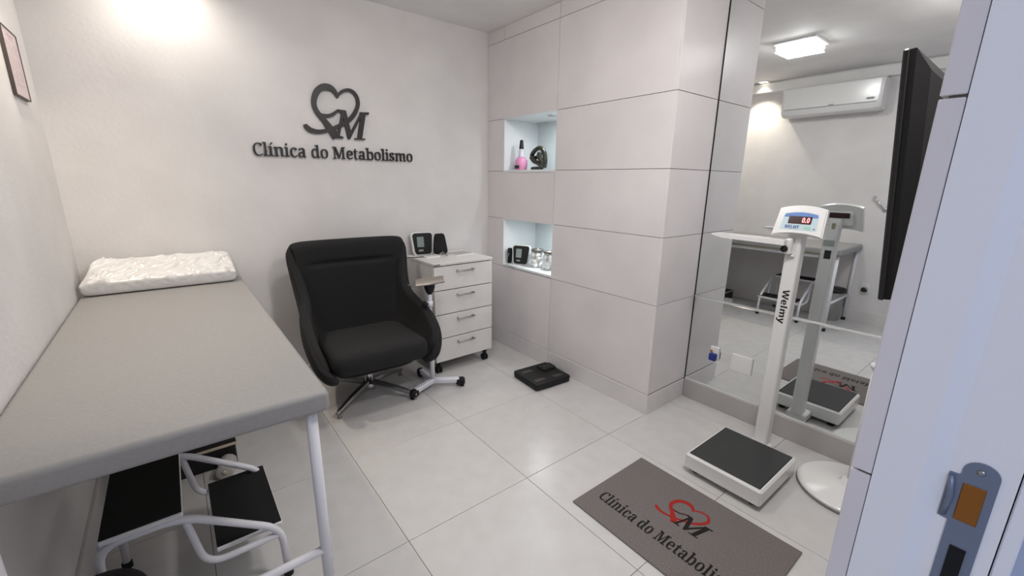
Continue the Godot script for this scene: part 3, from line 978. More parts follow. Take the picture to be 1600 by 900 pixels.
# ------------------------------------------------------------------ drawer cabinet and what stands on it
func build_cabinet() -> void:
	var w := 0.482
	var dp := 0.415
	var t := thing("drawer_cabinet", "white four-drawer cabinet on black castors between armchair and niches", "cabinet", Vector3(1.558, 0, -2.500 - dp / 2), deg_to_rad(0.8))
	var st := mb()
	var y0 := 0.092
	var y1 := 0.790
	bx(st, Vector3(0, (y0 + y1) / 2, -0.01), Vector3(w, y1 - y0, dp - 0.02), 0.0015)
	part(st, "body", M.laminate, t)
	st = mb()
	bx(st, Vector3(0, y1 + 0.009, 0.002), Vector3(w + 0.006, 0.018, dp + 0.006), 0.002)
	part(st, "top", M.laminate, t)
	st = mb()
	bx(st, Vector3(-w / 2 + 0.022, y1 + 0.008, dp / 2 + 0.0055), Vector3(0.05, 0.012, 0.003), 0.001)
	part(st, "edge_clip", M.grey_plastic, t)
	var lv := [y0 + 0.002, 0.268, 0.443, 0.616, y1 - 0.004]
	for k in 4:
		st = mb()
		bx(st, Vector3(0, (lv[k] + lv[k + 1]) / 2, dp / 2 - 0.009), Vector3(w - 0.002, lv[k + 1] - lv[k] - 0.007, 0.018), 0.0015)
		var d := part(st, "drawer", M.laminate, t)
		var hy: float = lerpf(lv[k], lv[k + 1], 0.76)
		st = mb(true)
		tube(st, [Vector3(-0.072, hy, dp / 2 + 0.022), Vector3(0.072, hy, dp / 2 + 0.022)], 0.0048, 10)
		for s in [-1.0, 1.0]:
			tube(st, [Vector3(s * 0.062, hy, dp / 2 - 0.001), Vector3(s * 0.062, hy, dp / 2 + 0.024)], 0.0058, 10)
		part(st, "handle", M.steel, d)
	for sx in [-1.0, 1.0]:
		for sz in [-1.0, 1.0]:
			var c := Vector3(sx * (w / 2 - 0.04), 0, sz * (dp / 2 - 0.045))
			st = mb(true)
			for k in [-1.0, 1.0]:
				lathe(st, c + Vector3(k * 0.012 - 0.008, 0.026, 0), [[0.018, 0.0], [0.026, 0.002], [0.026, 0.014], [0.018, 0.016]], 16, Basis(Vector3(0, 1, 0), Vector3(1, 0, 0), Vector3(0, 0, -1)))
			lathe(st, c, [[0.012, 0.03], [0.014, 0.06], [0.022, 0.086], [0.022, 0.092]], 14)
			part(st, "castor", M.rubber, t)
	var top := y1 + 0.018
	# blood pressure monitor leaning back, with cuff and tube
	monitor("blood_pressure_monitor", "dark-faced blood pressure monitor with white rim standing on the drawer cabinet", Vector3(1.420, top, -2.855), deg_to_rad(-10.0), 1.2, "blood pressure monitors")
	var c := thing("arm_cuff", "rolled black arm cuff leaning beside the monitor on the drawer cabinet", "cuff", Vector3(1.556, top, -2.85), deg_to_rad(-8.0))
	st = mb(true)
	cushion(st, func(s, q): return Vector3(s * 0.046 - 0.012 * q * s, 0.079 + q * 0.076, 0.02 - 0.02 * s * s + 0.014 * (1.0 - q)), func(s, q, m): return Vector2(0.019, 0.016) * rim(m, 6.0, 0.5), 22, 22, 6.0)
	part(st, "roll", M.cuff, c)
	st = mb(true)
	tube(st, spline([Vector3(0.01, 0.06, 0.045), Vector3(0.012, 0.03, 0.055), Vector3(-0.02, 0.006, 0.075), Vector3(-0.09, 0.006, 0.06)], 6), 0.003, 8)
	part(st, "hose", M.grey_plastic, c)
	var cable := thing("power_cable", "thin cable running from the cabinet top down behind the armchair", "cable", Vector3(1.315, top, -2.86))
	st = mb(true)
	tube(st, spline([Vector3(0.12, 0.012, 0.10), Vector3(0.04, 0.006, 0.10), Vector3(-0.03, 0.0, 0.05), Vector3(-0.09, -0.012, 0.02), Vector3(-0.05, -0.03, -0.02), Vector3(-0.014, -0.16, -0.03), Vector3(-0.014, -0.5, -0.04), Vector3(-0.02, -0.70, -0.05)], 8), 0.0028, 8)
	part(st, "cord", M.seal, cable)
	st = mb(true)
	tube(st, spline([Vector3(0.16, 0.004, 0.13), Vector3(0.2, 0.03, 0.135), Vector3(0.235, 0.006, 0.13), Vector3(0.26, 0.004, 0.1)], 8), 0.0024, 8)
	part(st, "loop", M.grey_plastic, cable)
	var p := thing("tablet_tray", "flat white tray lying on the cabinet top beside the black cuff", "tray", Vector3(1.685, top, -2.76), deg_to_rad(6.0))
	st = mb()
	prism(st, round_rect(0.17, 0.14, 0.012), 0.0, 0.006, Vector3.ZERO, Basis(Vector3(1, 0, 0), Vector3(0, 0, -1), Vector3(0, 1, 0)))
	part(st, "plate", M.paper, p)
	st = mb()
	prism(st, round_rect(0.155, 0.125, 0.009), 0.006, 0.0072, Vector3.ZERO, Basis(Vector3(1, 0, 0), Vector3(0, 0, -1), Vector3(0, 1, 0)))
	part(st, "inset", M.grey_light, p)
	p = thing("adapter_case", "small flat white case in front of the monitor on the drawer cabinet", "case", Vector3(1.44, top, -2.74), deg_to_rad(4.0))
	st = mb()
	prism(st, round_rect(0.12, 0.05, 0.012), 0.0, 0.012, Vector3.ZERO, Basis(Vector3(1, 0, 0), Vector3(0, 0, -1), Vector3(0, 1, 0)))
	part(st, "body", M.white, p)
	st = mb()
	bx(st, Vector3(0, 0.0125, 0.018), Vector3(0.09, 0.001, 0.004))
	part(st, "seam", M.grey_plastic, p)

func monitor(called: String, label: String, at: Vector3, turn: float, k: float, group := "") -> Node3D:
	var m := thing(called, label, "monitor", at, turn, group)
	var lean := Basis(Vector3.RIGHT, -0.16)
	var st := mb()
	var o := Vector3(0, 0.072 * k, 0)
	var sh := PackedVector2Array()
	for q in round_rect(0.125 * k, 0.142 * k, 0.022 * k):
		sh.append(Vector2(q.x * (1.0 + 0.12 * q.y / (0.07 * k)), q.y))
	prism(st, sh, -0.022 * k, 0.004 * k, o, lean)
	part(st, "shell", M.white, m)
	var fc := PackedVector2Array()
	for q in round_rect(0.112 * k, 0.128 * k, 0.018 * k):
		fc.append(Vector2(q.x * (1.0 + 0.12 * q.y / (0.07 * k)) + 0.003 * k, q.y - 0.001))
	st = mb()
	prism(st, fc, 0.004 * k, 0.012 * k, o, lean)
	part(st, "face", M.black_gloss, m)
	st = mb()
	prism(st, round_rect(0.042 * k, 0.062 * k, 0.004), 0.012 * k, 0.0135 * k, o + lean * Vector3(-0.012 * k, 0.010 * k, 0), lean)
	part(st, "screen", M.screen, m)
	st = mb()
	prism(st, round_rect(0.03 * k, 0.012 * k, 0.005), 0.012 * k, 0.014 * k, o + lean * Vector3(-0.012 * k, -0.042 * k, 0), lean)
	part(st, "button", M.grey_plastic, m)
	st = mb()
	bx(st, Vector3(0, 0.01 * k, -0.008 * k), Vector3(0.10 * k, 0.02 * k, 0.045 * k), 0.004)
	part(st, "foot", M.white, m)
	return m

# ------------------------------------------------------------------ stand with an arm rest for drawing blood
func build_arm_stand() -> void:
	var t := thing("arm_rest_stand", "white tripod stand with steel arm rest and black end caps beside the armchair", "stand", Vector3(1.222, 0, -2.375))
	var st := mb(true)
	tube(st, [Vector3(0, 0.05, 0), Vector3(0, 0.50, 0)], 0.0165, 16)
	part(st, "pole", M.enamel, t)
	st = mb(true)
	tube(st, [Vector3(0, 0.50, 0), Vector3(0, 0.66, 0)], 0.0125, 16)
	lathe(st, Vector3(0, 0.58, 0), [[0.0125, -0.02], [0.0185, -0.018], [0.0185, 0.018], [0.0125, 0.02]], 16)
	part(st, "sliding_tube", M.enamel, t)
	for an in [deg_to_rad(32.0), deg_to_rad(157.0), deg_to_rad(272.0)]:
		var d := Vector3(cos(an), 0, sin(an))
		var bs := Basis(d, Vector3.UP, d.cross(Vector3.UP))
		var ln := 0.19
		st = mb()
		bx(st, d * (ln / 2 - 0.01) + Vector3(0, 0.046, 0), Vector3(ln, 0.034, 0.036), 0.006, bs)
		var lg := part(st, "base_leg", M.enamel, t)
		st = mb()
		bx(st, d * (ln - 0.006) + Vector3(0, 0.036, 0), Vector3(0.062, 0.052, 0.046), 0.012, bs)
		bx(st, d * (ln + 0.005) + Vector3(0, 0.006, 0), Vector3(0.03, 0.012, 0.03), 0.004, bs)
		part(st, "end_cap", M.rubber, lg)
	st = mb(true)
	tube(st, [Vector3(0, 0.585, 0.0), Vector3(-0.03, 0.585, 0.006)], 0.006, 10)
	lathe(st, Vector3(-0.03, 0.585, 0.006), [[0.008, 0.0], [0.020, 0.004], [0.022, 0.014], [0.012, 0.02]], 7, Basis(Vector3(0, 1, 0), Vector3(-1, 0, 0), Vector3(0, 0, 1)))
	part(st, "knob", M.rubber, t)
	st = mb(true)
	lathe(st, Vector3(0, 0.645, 0), [[0.014, 0.0], [0.026, 0.02], [0.034, 0.045], [0.034, 0.07]], 18)
	part(st, "socket", M.fabric_edge, t)
	var tilt := Basis(Vector3.UP, deg_to_rad(-3.0)) * Basis(Vector3(0, 0, 1), 0.02)
	st = mb()
	bx(st, Vector3(-0.05, 0.718, 0.008), Vector3(0.175, 0.006, 0.08), 0.002, tilt)
	part(st, "bracket_plate", M.steel, t)
	# the steel trough: a shallow curved tray with rolled lips
	st = mb(true)
	var prof := []
	for k in 15:
		var u := k / 14.0 * 2.0 - 1.0
		prof.append(Vector2(u * 0.050, 0.030 - 0.026 * u * u))
	for k in range(14, -1, -1):
		var u := k / 14.0 * 2.0 - 1.0
		prof.append(Vector2(u * 0.052, 0.035 - 0.026 * u * u))
	var rows := []
	for x in [-0.085, 0.105]:
		var row := []
		for q in prof:
			row.append(Vector3(-0.012, 0.719, 0.008) + tilt * Vector3(x + 0.02 * (q.x / 0.05), q.y, -q.x))
		rows.append(row)
	grid(st, rows, true)
	part(st, "trough", M.brushed, t)
	for sg in [-1.0, 1.0]:
		st = mb(true)
		tube(st, [Vector3(-0.012, 0.719, 0.008) + tilt * Vector3(-0.086 + 0.02 * sg, 0.008, -sg * 0.051), Vector3(-0.012, 0.719, 0.008) + tilt * Vector3(0.106 + 0.02 * sg, 0.008, -sg * 0.051)], 0.006, 10)
		part(st, "rolled_lip", M.brushed, t)

# ------------------------------------------------------------------ weighing scale with column and display
func build_person_scale() -> void:
	var t := thing("weighing_scale", "white floor scale with dark platform, tall column and red digital display", "scale", Vector3(1.97, 0, -0.705))
	var st := mb()
	bx(st, Vector3(-0.005, 0.062, 0), Vector3(0.385, 0.078, 0.345), 0.008)
	part(st, "platform", M.white_gloss, t)
	st = mb()
	bx(st, Vector3(-0.005, 0.1015, 0), Vector3(0.358, 0.006, 0.318), 0.002)
	part(st, "platform_mat", M.platform_rubber, t)
	for sx in [-1.0, 1.0]:
		for sz in [-1.0, 1.0]:
			st = mb(true)
			lathe(st, Vector3(sx * 0.15, 0, sz * 0.13), [[0.018, 0.0], [0.018, 0.016], [0.01, 0.018], [0.01, 0.026]], 14)
			part(st, "foot", M.rubber, t)
	st = mb()
	bx(st, Vector3(0.235, 0.036, -0.012), Vector3(0.11, 0.05, 0.10), 0.008)
	part(st, "column_foot", M.white_gloss, t)
	var cx := 0.265
	st = mb()
	prism(st, round_rect(0.062, 0.062, 0.01, 4), 0.055, 1.15, Vector3(cx, 0, -0.012), Basis(Vector3(1, 0, 0), Vector3(0, 0, -1), Vector3(0, 1, 0)))
	part(st, "column", M.white_gloss, t)
	# measuring arm folded out along the mirror
	st = mb()
	bx(st, Vector3(cx - 0.045, 1.078, -0.025), Vector3(0.03, 0.075, 0.026), 0.006)
	part(st, "arm_clamp", M.white_gloss, t)
	st = mb()
	prism(st, PackedVector2Array([Vector2(0.0, -0.014), Vector2(0.28, -0.010), Vector2(0.335, 0.003), Vector2(0.335, 0.008), Vector2(0.0, 0.008)]), -0.05, 0.03, Vector3(cx - 0.045, 1.1, -0.03), Basis(Vector3(0, 0, -1), Vector3(0, 1, 0), Vector3(1, 0, 0)))
	part(st, "measuring_arm", M.white_gloss, t)
	st = mb(true)
	lathe(st, Vector3(cx - 0.06, 1.068, -0.035), [[0.012, 0.0], [0.014, 0.004], [0.014, 0.016], [0.010, 0.02]], 14, Basis(Vector3(0, 1, 0), Vector3(-1, 0, 0), Vector3(0, 0, 1)))
	part(st, "knob", M.rubber, t)
	st = mb()
	bx(st, Vector3(cx - 0.036, 1.035, -0.018), Vector3(0.012, 0.006, 0.034), 0.002)
	part(st, "stop", M.white_gloss, t)
	# head, tilted back: local z of the head faces the platform (-x) and up
	var hb := Basis(Vector3(0, 0, 1), Vector3(0, 1, 0), Vector3(-1, 0, 0)) * Basis(Vector3.RIGHT, -0.34) * Basis.from_scale(Vector3(1.03, 1.1, 1.0))
	var ho := Vector3(0.230, 1.186, 0.002)
	var hd := Node3D.new()
	hd.name = "display_head"
	t.add_child(hd, true)
	var shp := PackedVector2Array()
	for k in 13:
		var u := k / 12.0 * 2.0 - 1.0
		shp.append(Vector2(u * 0.098, -0.060 + 0.012 * (1.0 - u * u)))
	for k in range(12, -1, -1):
		var u := k / 12.0 * 2.0 - 1.0
		shp.append(Vector2(u * 0.090, 0.056 + 0.014 * (1.0 - u * u)))
	st = mb()
	prism(st, shp, -0.012, 0.010, ho, hb)
	var shp2 := PackedVector2Array()
	for q in shp:
		shp2.append(q * 0.94)
	prism(st, shp2, 0.010, 0.016, ho, hb)
	part(st, "housing", M.white_gloss, hd)
	st = mb()
	bx(st, ho + hb * Vector3(0, 0.005, -0.022), Vector3(0.12, 0.07, 0.035), 0.01, hb)
	bx(st, Vector3(cx, 1.155, -0.005), Vector3(0.05, 0.06, 0.06), 0.008)
	part(st, "rear_cover", M.white_gloss, hd)
	var pshape := PackedVector2Array()
	for q in [[-0.070, -0.034], [0.070, -0.034], [0.066, 0.028]]:
		pshape.append(Vector2(q[0], q[1]))
	for k in 9:
		var u := 1.0 - k / 8.0 * 2.0
		pshape.append(Vector2(u * 0.064, 0.033 + 0.009 * (1.0 - u * u)))
	pshape.append(Vector2(-0.066, 0.028))
	st = mb()
	prism(st, pshape, 0.016, 0.0168, ho, hb)
	part(st, "face_plate", M.panel_light, hd)
	st = mb()
	var band := PackedVector2Array([Vector2(-0.064, 0.018), Vector2(0.064, 0.018), Vector2(0.062, 0.028)])
	for k in 9:
		var u := 1.0 - k / 8.0 * 2.0
		band.append(Vector2(u * 0.060, 0.031 + 0.008 * (1.0 - u * u)))
	band.append(Vector2(-0.062, 0.028))
	prism(st, band, 0.0168, 0.0174, ho, hb)
	part(st, "blue_band", M.blue_soft, hd)
	st = mb()
	prism(st, round_rect(0.088, 0.031, 0.003), 0.0168, 0.0184, ho + hb * Vector3(0.0, 0.007, 0), hb)
	part(st, "readout_window", M.red_window, hd)
	letters("0.0", sans, ho + hb * Vector3(0.008, -0.003, 0.0184), hb, 0.030, 0.019, 0.0008, M.led, hd, "digit")
	letters("WELMY", sans, ho + hb * Vector3(-0.052, -0.0285, 0.0168), hb, 0.056, 0.0125, 0.0008, M.blue, hd, "printed_letter")
	st = mb()
	prism(st, round_rect(0.026, 0.012, 0.003), 0.0168, 0.0174, ho + hb * Vector3(0.036, -0.024, 0), hb)
	part(st, "green_mark", mat(Color(0.60, 0.76, 0.70), 0.5), hd)
	st = mb(true)
	lathe(st, ho + hb * Vector3(0.060, -0.026, 0.0168), [[0.0032, 0.0], [0.0032, 0.001], [0.0, 0.0012]], 10, hb * Basis(Vector3.RIGHT, PI / 2))
	part(st, "button", M.grey_plastic, hd)
	# rear side, seen in the mirror: second readout, seal tag, plates
	var rb := Basis(Vector3(0, 0, -1), Vector3(0, 1, 0), Vector3(1, 0, 0))
	st = mb()
	bx(st, ho + hb * Vector3(0, 0.028, -0.043), Vector3(0.096, 0.024, 0.010), 0.002, hb)
	part(st, "rear_readout", M.red_window, hd)
	st = mb()
	bx(st, Vector3(cx + 0.0318, 1.145, -0.005), Vector3(0.003, 0.03, 0.016), 0.001)
	part(st, "seal_tag", M.tag, t)
	st = mb()
	bx(st, Vector3(cx + 0.0315, 1.055, -0.012), Vector3(0.002, 0.032, 0.05), 0.0005)
	part(st, "rating_plate", M.label_grey, t)
	st = mb()
	bx(st, Vector3(cx + 0.0315, 0.995, -0.008), Vector3(0.002, 0.045, 0.03), 0.0005)
	part(st, "rear_sticker", M.tag_dark, t)
	# black printed name running down the column
	var cb := Basis(Vector3(0, -1, 0), Vector3(0, 0, 1), Vector3(-1, 0, 0))
	letters("Welmy", sans, Vector3(cx - 0.031, 0.875, -0.022), cb, 0.165, 0.026, 0.0008, M.print_dark, t, "printed_letter")
	# round foot of the second stand, mostly hidden behind the door frame
	var d := thing("pedestal_stand", "white round pedestal foot with pole standing in front of the mirror", "stand", Vector3(2.24, 0, -0.335))
	st = mb(true)
	lathe(st, Vector3.ZERO, [[0.202, 0.0], [0.205, 0.006], [0.205, 0.014]], 48)
	part(st, "rubber_rim", M.grey_plastic, d)
	st = mb(true)
	lathe(st, Vector3.ZERO, [[0.204, 0.014], [0.202, 0.022], [0.185, 0.028], [0.06, 0.036], [0.04, 0.048], [0.034, 0.07], [0.0, 0.07]], 48)
	part(st, "foot_disc", M.white_gloss, d)
	st = mb(true)
	tube(st, [Vector3(0, 0.06, 0), Vector3(0, 0.62, 0)], 0.02, 18)
	part(st, "pole", M.white_gloss, d)
	st = mb(true)
	lathe(st, Vector3(0, 0.6, 0), [[0.022, 0.0], [0.03, 0.012], [0.032, 0.02], [0.028, 0.028], [0.0, 0.03]], 32)
	part(st, "pole_cap", M.white_gloss, d)

# ------------------------------------------------------------------ doormat with the emblem
func build_doormat() -> void:
	var c := Vector3(1.443, 0, -0.70)
	var t := thing("doormat", "grey doormat printed with red heart emblem and dark lettering on the floor", "mat", c)
	var st := mb()
	bx(st, Vector3(0, 0.004, 0), Vector3(0.497, 0.008, 0.715), 0.002)
	part(st, "pile", M.carpet, t)
	# reading direction +z, letters stand up towards +x
	var b := Basis(Vector3(0, 0, 1), Vector3(1, 0, 0), Vector3(0, 1, 0))
	letters("Clínica do Metabolismo", serif, Vector3(-0.145, 0.0076, -0.309), b, 0.62, 0.056, 0.0010, M.print_dark, t, "printed_letter")
	emblem(t, Vector3(-0.013, 0.0076, -0.021), b * Basis.from_scale(Vector3(0.557, 0.50, 1.0)), 0.0, 0.0010, M.print_red, M.print_dark)

func build_bathroom_scale() -> void:
	var t := thing("bathroom_scale", "low black bathroom scale lying on the floor tiles below the niches", "scale", Vector3(1.885, 0, -2.02), deg_to_rad(-4.0))
	var flat := Basis(Vector3(1, 0, 0), Vector3(0, 0, -1), Vector3(0, 1, 0))
	var st := mb()
	prism(st, round_rect(0.295, 0.275, 0.02), 0.010, 0.030, Vector3.ZERO, flat)
	prism(st, round_rect(0.30, 0.28, 0.022), 0.030, 0.042, Vector3.ZERO, flat)
	prism(st, round_rect(0.292, 0.272, 0.018), 0.042, 0.046, Vector3.ZERO, flat)
	part(st, "body", M.black, t)
	for q in [[-0.075, -0.075], [-0.075, 0.075], [0.075, 0.085]]:
		st = mb()
		prism(st, round_rect(0.085, 0.034, 0.006), 0.046, 0.0472, Vector3(q[0], 0, q[1]), flat)
		part(st, "electrode", M.wood_frame, t)
	st = mb()
	prism(st, round_rect(0.115, 0.085, 0.012), 0.044, 0.058, Vector3(0.085, 0, -0.055), flat)
	var h := part(st, "display_unit", M.black, t)
	st = mb()
	prism(st, round_rect(0.07, 0.035, 0.004), 0.058, 0.0592, Vector3(0.085, 0, -0.055), flat)
	part(st, "screen", M.black_gloss, h)
	st = mb()
	bx(st, Vector3(0.142, 0.05, 0.035), Vector3(0.012, 0.012, 0.06), 0.003)
	part(st, "cord_rest", M.grey_plastic, t)
	for sx in [-1.0, 1.0]:
		for sz in [-1.0, 1.0]:
			st = mb(true)
			lathe(st, Vector3(sx * 0.115, 0, sz * 0.105), [[0.014, 0.0], [0.014, 0.012]], 12)
			part(st, "foot", M.rubber, t)

# ------------------------------------------------------------------ step stool and bin under the couch
func build_step_stool() -> void:
	var t := thing("step_stool", "white tube step stool with two black treads under the couch", "stool", Vector3(-0.06, 0, -1.60))
	var n := -0.012
	for q in [[-0.218, -0.035, 0.398, -0.175, 0.190], [0.025, 0.214, 0.200, -0.222, 0.152]]:
		var st := mb()
		b2(st, Vector3(q[0], q[2] - 0.016, q[3]), Vector3(q[1], q[2], q[4]), 0.003)
		var tr := part(st, "tread", M.white, t)
		st = mb()
		b2(st, Vector3(q[0] + 0.002, q[2], q[3] + 0.002), Vector3(q[1] - 0.002, q[2] + 0.004, q[4] - 0.004), 0.0015)
		part(st, "tread_mat", M.tread, tr)
	for z in [-0.200, 0.175]:
		var st := mb(true)
		tube(st, bend([Vector3(-0.235, 0.012, z), Vector3(-0.225, 0.374, z), Vector3(-0.04, 0.374, z), Vector3(0.205, 0.196, z), Vector3(0.21, 0.012, z)], 0.06, 6), 0.0115, 12)
		part(st, "side_frame", M.enamel, t)
		st = mb(true)
		tube(st, bend([Vector3(-0.035, 0.366, z), Vector3(-0.005, 0.175, z), Vector3(0.20, 0.175, z)], 0.06, 6), 0.0105, 12)
		part(st, "step_bracket", M.enamel, t)
		for x in [-0.235, 0.21]:
			st = mb(true)
			lathe(st, Vector3(x, 0, z), [[0.0155, 0.0], [0.0155, 0.02], [0.012, 0.024]], 14)
			part(st, "foot_cap", M.rubber, t)
	for q in [[-0.215, 0.374], [0.19, 0.178]]:
		var st := mb(true)
		tube(st, [Vector3(q[0], q[1], -0.20), Vector3(q[0], q[1], 0.175)], 0.0095, 10)
		part(st, "cross_tube", M.enamel, t)
	var b := thing("waste_bin", "pale round waste bin with dark brown lid under the couch", "bin", Vector3(-0.286, 0, -1.275))
	var st2 := mb(true)
	lathe(st2, Vector3.ZERO, [[0.08, 0.0], [0.085, 0.006], [0.102, 0.29], [0.102, 0.295]], 32)
	part(st2, "body", M.bin_body, b)
	st2 = mb(true)
	lathe(st2, Vector3.ZERO, [[0.102, 0.292], [0.107, 0.295], [0.108, 0.32], [0.101, 0.332], [0.07, 0.338], [0.0, 0.34]], 32)
	part(st2, "lid", M.bin_dark, b, "dark brown lid")
	# flat black case with a pale edge further back under the couch
	var k := thing("flat_case", "flat black case with pale edge on the floor behind the step stool", "case", Vector3(-0.07, 0, -2.36))
	st2 = mb()
	bx(st2, Vector3(0, 0.05, 0), Vector3(0.32, 0.10, 0.24), 0.006)
	part(st2, "body", M.black, k)
	st2 = mb()
	bx(st2, Vector3(0, 0.107, 0.1225), Vector3(0.33, 0.014, 0.006), 0.002)
	part(st2, "lid_edge", M.beige, k)
	st2 = mb()
	bx(st2, Vector3(0, 0.106, -0.003), Vector3(0.33, 0.012, 0.245), 0.003)
	part(st2, "lid", M.black, k)
	var r := thing("paper_roll", "grey roll lying on the floor in front of the flat black case", "roll", Vector3(0.04, 0.036, -2.175), deg_to_rad(75.0))
	st2 = mb(true)
	lathe(st2, Vector3(0, 0, 0), [[0.012, -0.05], [0.034, -0.05], [0.036, -0.047], [0.036, 0.047], [0.034, 0.05], [0.012, 0.05]], 24, Basis(Vector3(0, 1, 0), Vector3(1, 0, 0), Vector3(0, 0, -1)))
	part(st2, "sheet", M.grey_light, r)
	st2 = mb(true)
	tube(st2, [Vector3(-0.052, 0, 0), Vector3(0.052, 0, 0)], 0.012, 14)
	part(st2, "core", M.beige, r)

# ------------------------------------------------------------------ television on the door wall
func build_television() -> void:
	var t := thing("television", "black flat television tilted forward on a wall bracket by the doorway", "television", Vector3(1.72, 1.3625, ZF))
	var tilt := Basis(Vector3.RIGHT, -0.095)      # top leans into the room
	var zc := -0.155
	var st := mb()
	bx(st, Vector3(0, 0, zc), Vector3(0.94, 0.535, 0.012), 0.003, tilt)
	part(st, "bezel", M.black_gloss, t)
	st = mb()
	bx(st, Vector3(0, 0.004, zc) + tilt * Vector3(0, 0.0, -0.0066), Vector3(0.915, 0.505, 0.0015), 0.0, tilt)
	part(st, "screen", M.black_gloss, t)
	st = mb()
	# back shell with a sloping rim
	var rows := []
	for q in [[0.468, 0.265, 0.006], [0.468, 0.265, 0.016], [0.42, 0.225, 0.034]]:
		var row := []
		for c in [[-1, -1], [1, -1], [1, 1], [-1, 1]]:
			row.append(Vector3(0, 0, zc) + tilt * Vector3(c[0] * q[0], c[1] * q[1], q[2]))
		rows.append(row)
	grid(st, rows, true)
	quad_out(st, rows[2][0], rows[2][1], rows[2][2], rows[2][3], Vector3(0, 0, 1))
	part(st, "back_shell", M.tv_back, t)
	st = mb()
	bx(st, Vector3(0, 0, -0.004), Vector3(0.42, 0.10, 0.008), 0.002)
	for x in [-0.16, 0.16]:
		bx(st, Vector3(x, 0.04, zc / 2 - 0.004), Vector3(0.03, 0.02, absf(zc) - 0.03), 0.003)
		bx(st, Vector3(x, 0.0, zc) + tilt * Vector3(0, 0, 0.041), Vector3(0.035, 0.36, 0.014), 0.003, tilt)
	part(st, "wall_bracket", M.black, t)

func build_air_conditioner() -> void:
	var t := thing("air_conditioner", "white split air conditioner high on the left wall, seen in the mirror", "air conditioner", Vector3(XL, 2.03, -1.60))
	var st := mb(true)
	var prof := []
	for q in [[0.0, 0.02], [0.05, 0.0], [0.13, 0.0], [0.175, 0.022], [0.196, 0.06], [0.203, 0.12], [0.203, 0.24], [0.198, 0.268], [0.18, 0.28], [0.0, 0.28]]:
		prof.append(Vector2(q[0], q[1]))
	var poly := PackedVector2Array(prof)
	var along := Basis(Vector3(1, 0, 0), Vector3(0, 1, 0), Vector3(0, 0, 1))
	st = mb()
	prism(st, poly, -0.40, 0.40, Vector3.ZERO, along)
	var p2 := PackedVector2Array()
	for q in prof:
		p2.append(Vector2(q.x * 0.97, 0.14 + (q.y - 0.14) * 0.96))
	prism(st, p2, -0.412, 0.412, Vector3.ZERO, along)
	part(st, "housing", M.white, t)
	st = mb()
	bx(st, Vector3(0.2045, 0.165, 0), Vector3(0.004, 0.19, 0.78), 0.0015)
	part(st, "front_panel", M.white_gloss, t)
	st = mb()
	bx(st, Vector3(0.178, 0.036, 0), Vector3(0.006, 0.05, 0.72), 0.002, Basis(Vector3(0, 0, 1), -0.5))
	part(st, "air_flap", M.white, t)
	st = mb()
	bx(st, Vector3(0.19, 0.068, 0), Vector3(0.025, 0.004, 0.76), 0.001)
	part(st, "vent_slot", M.grey_plastic, t)
	st = mb()
	bx(st, Vector3(0.207, 0.078, 0.03), Vector3(0.002, 0.008, 0.045), 0.0005)
	part(st, "badge", M.grey_plastic, t)
	st = mb()
	prism(st, round_rect(0.06, 0.018, 0.008), 0.0, 0.002, Vector3(0.206, 0.10, 0.33), Basis(Vector3(0, 0, -1), Vector3(0, 1, 0), Vector3(1, 0, 0)))
	part(st, "status_window", M.grey_plastic, t)

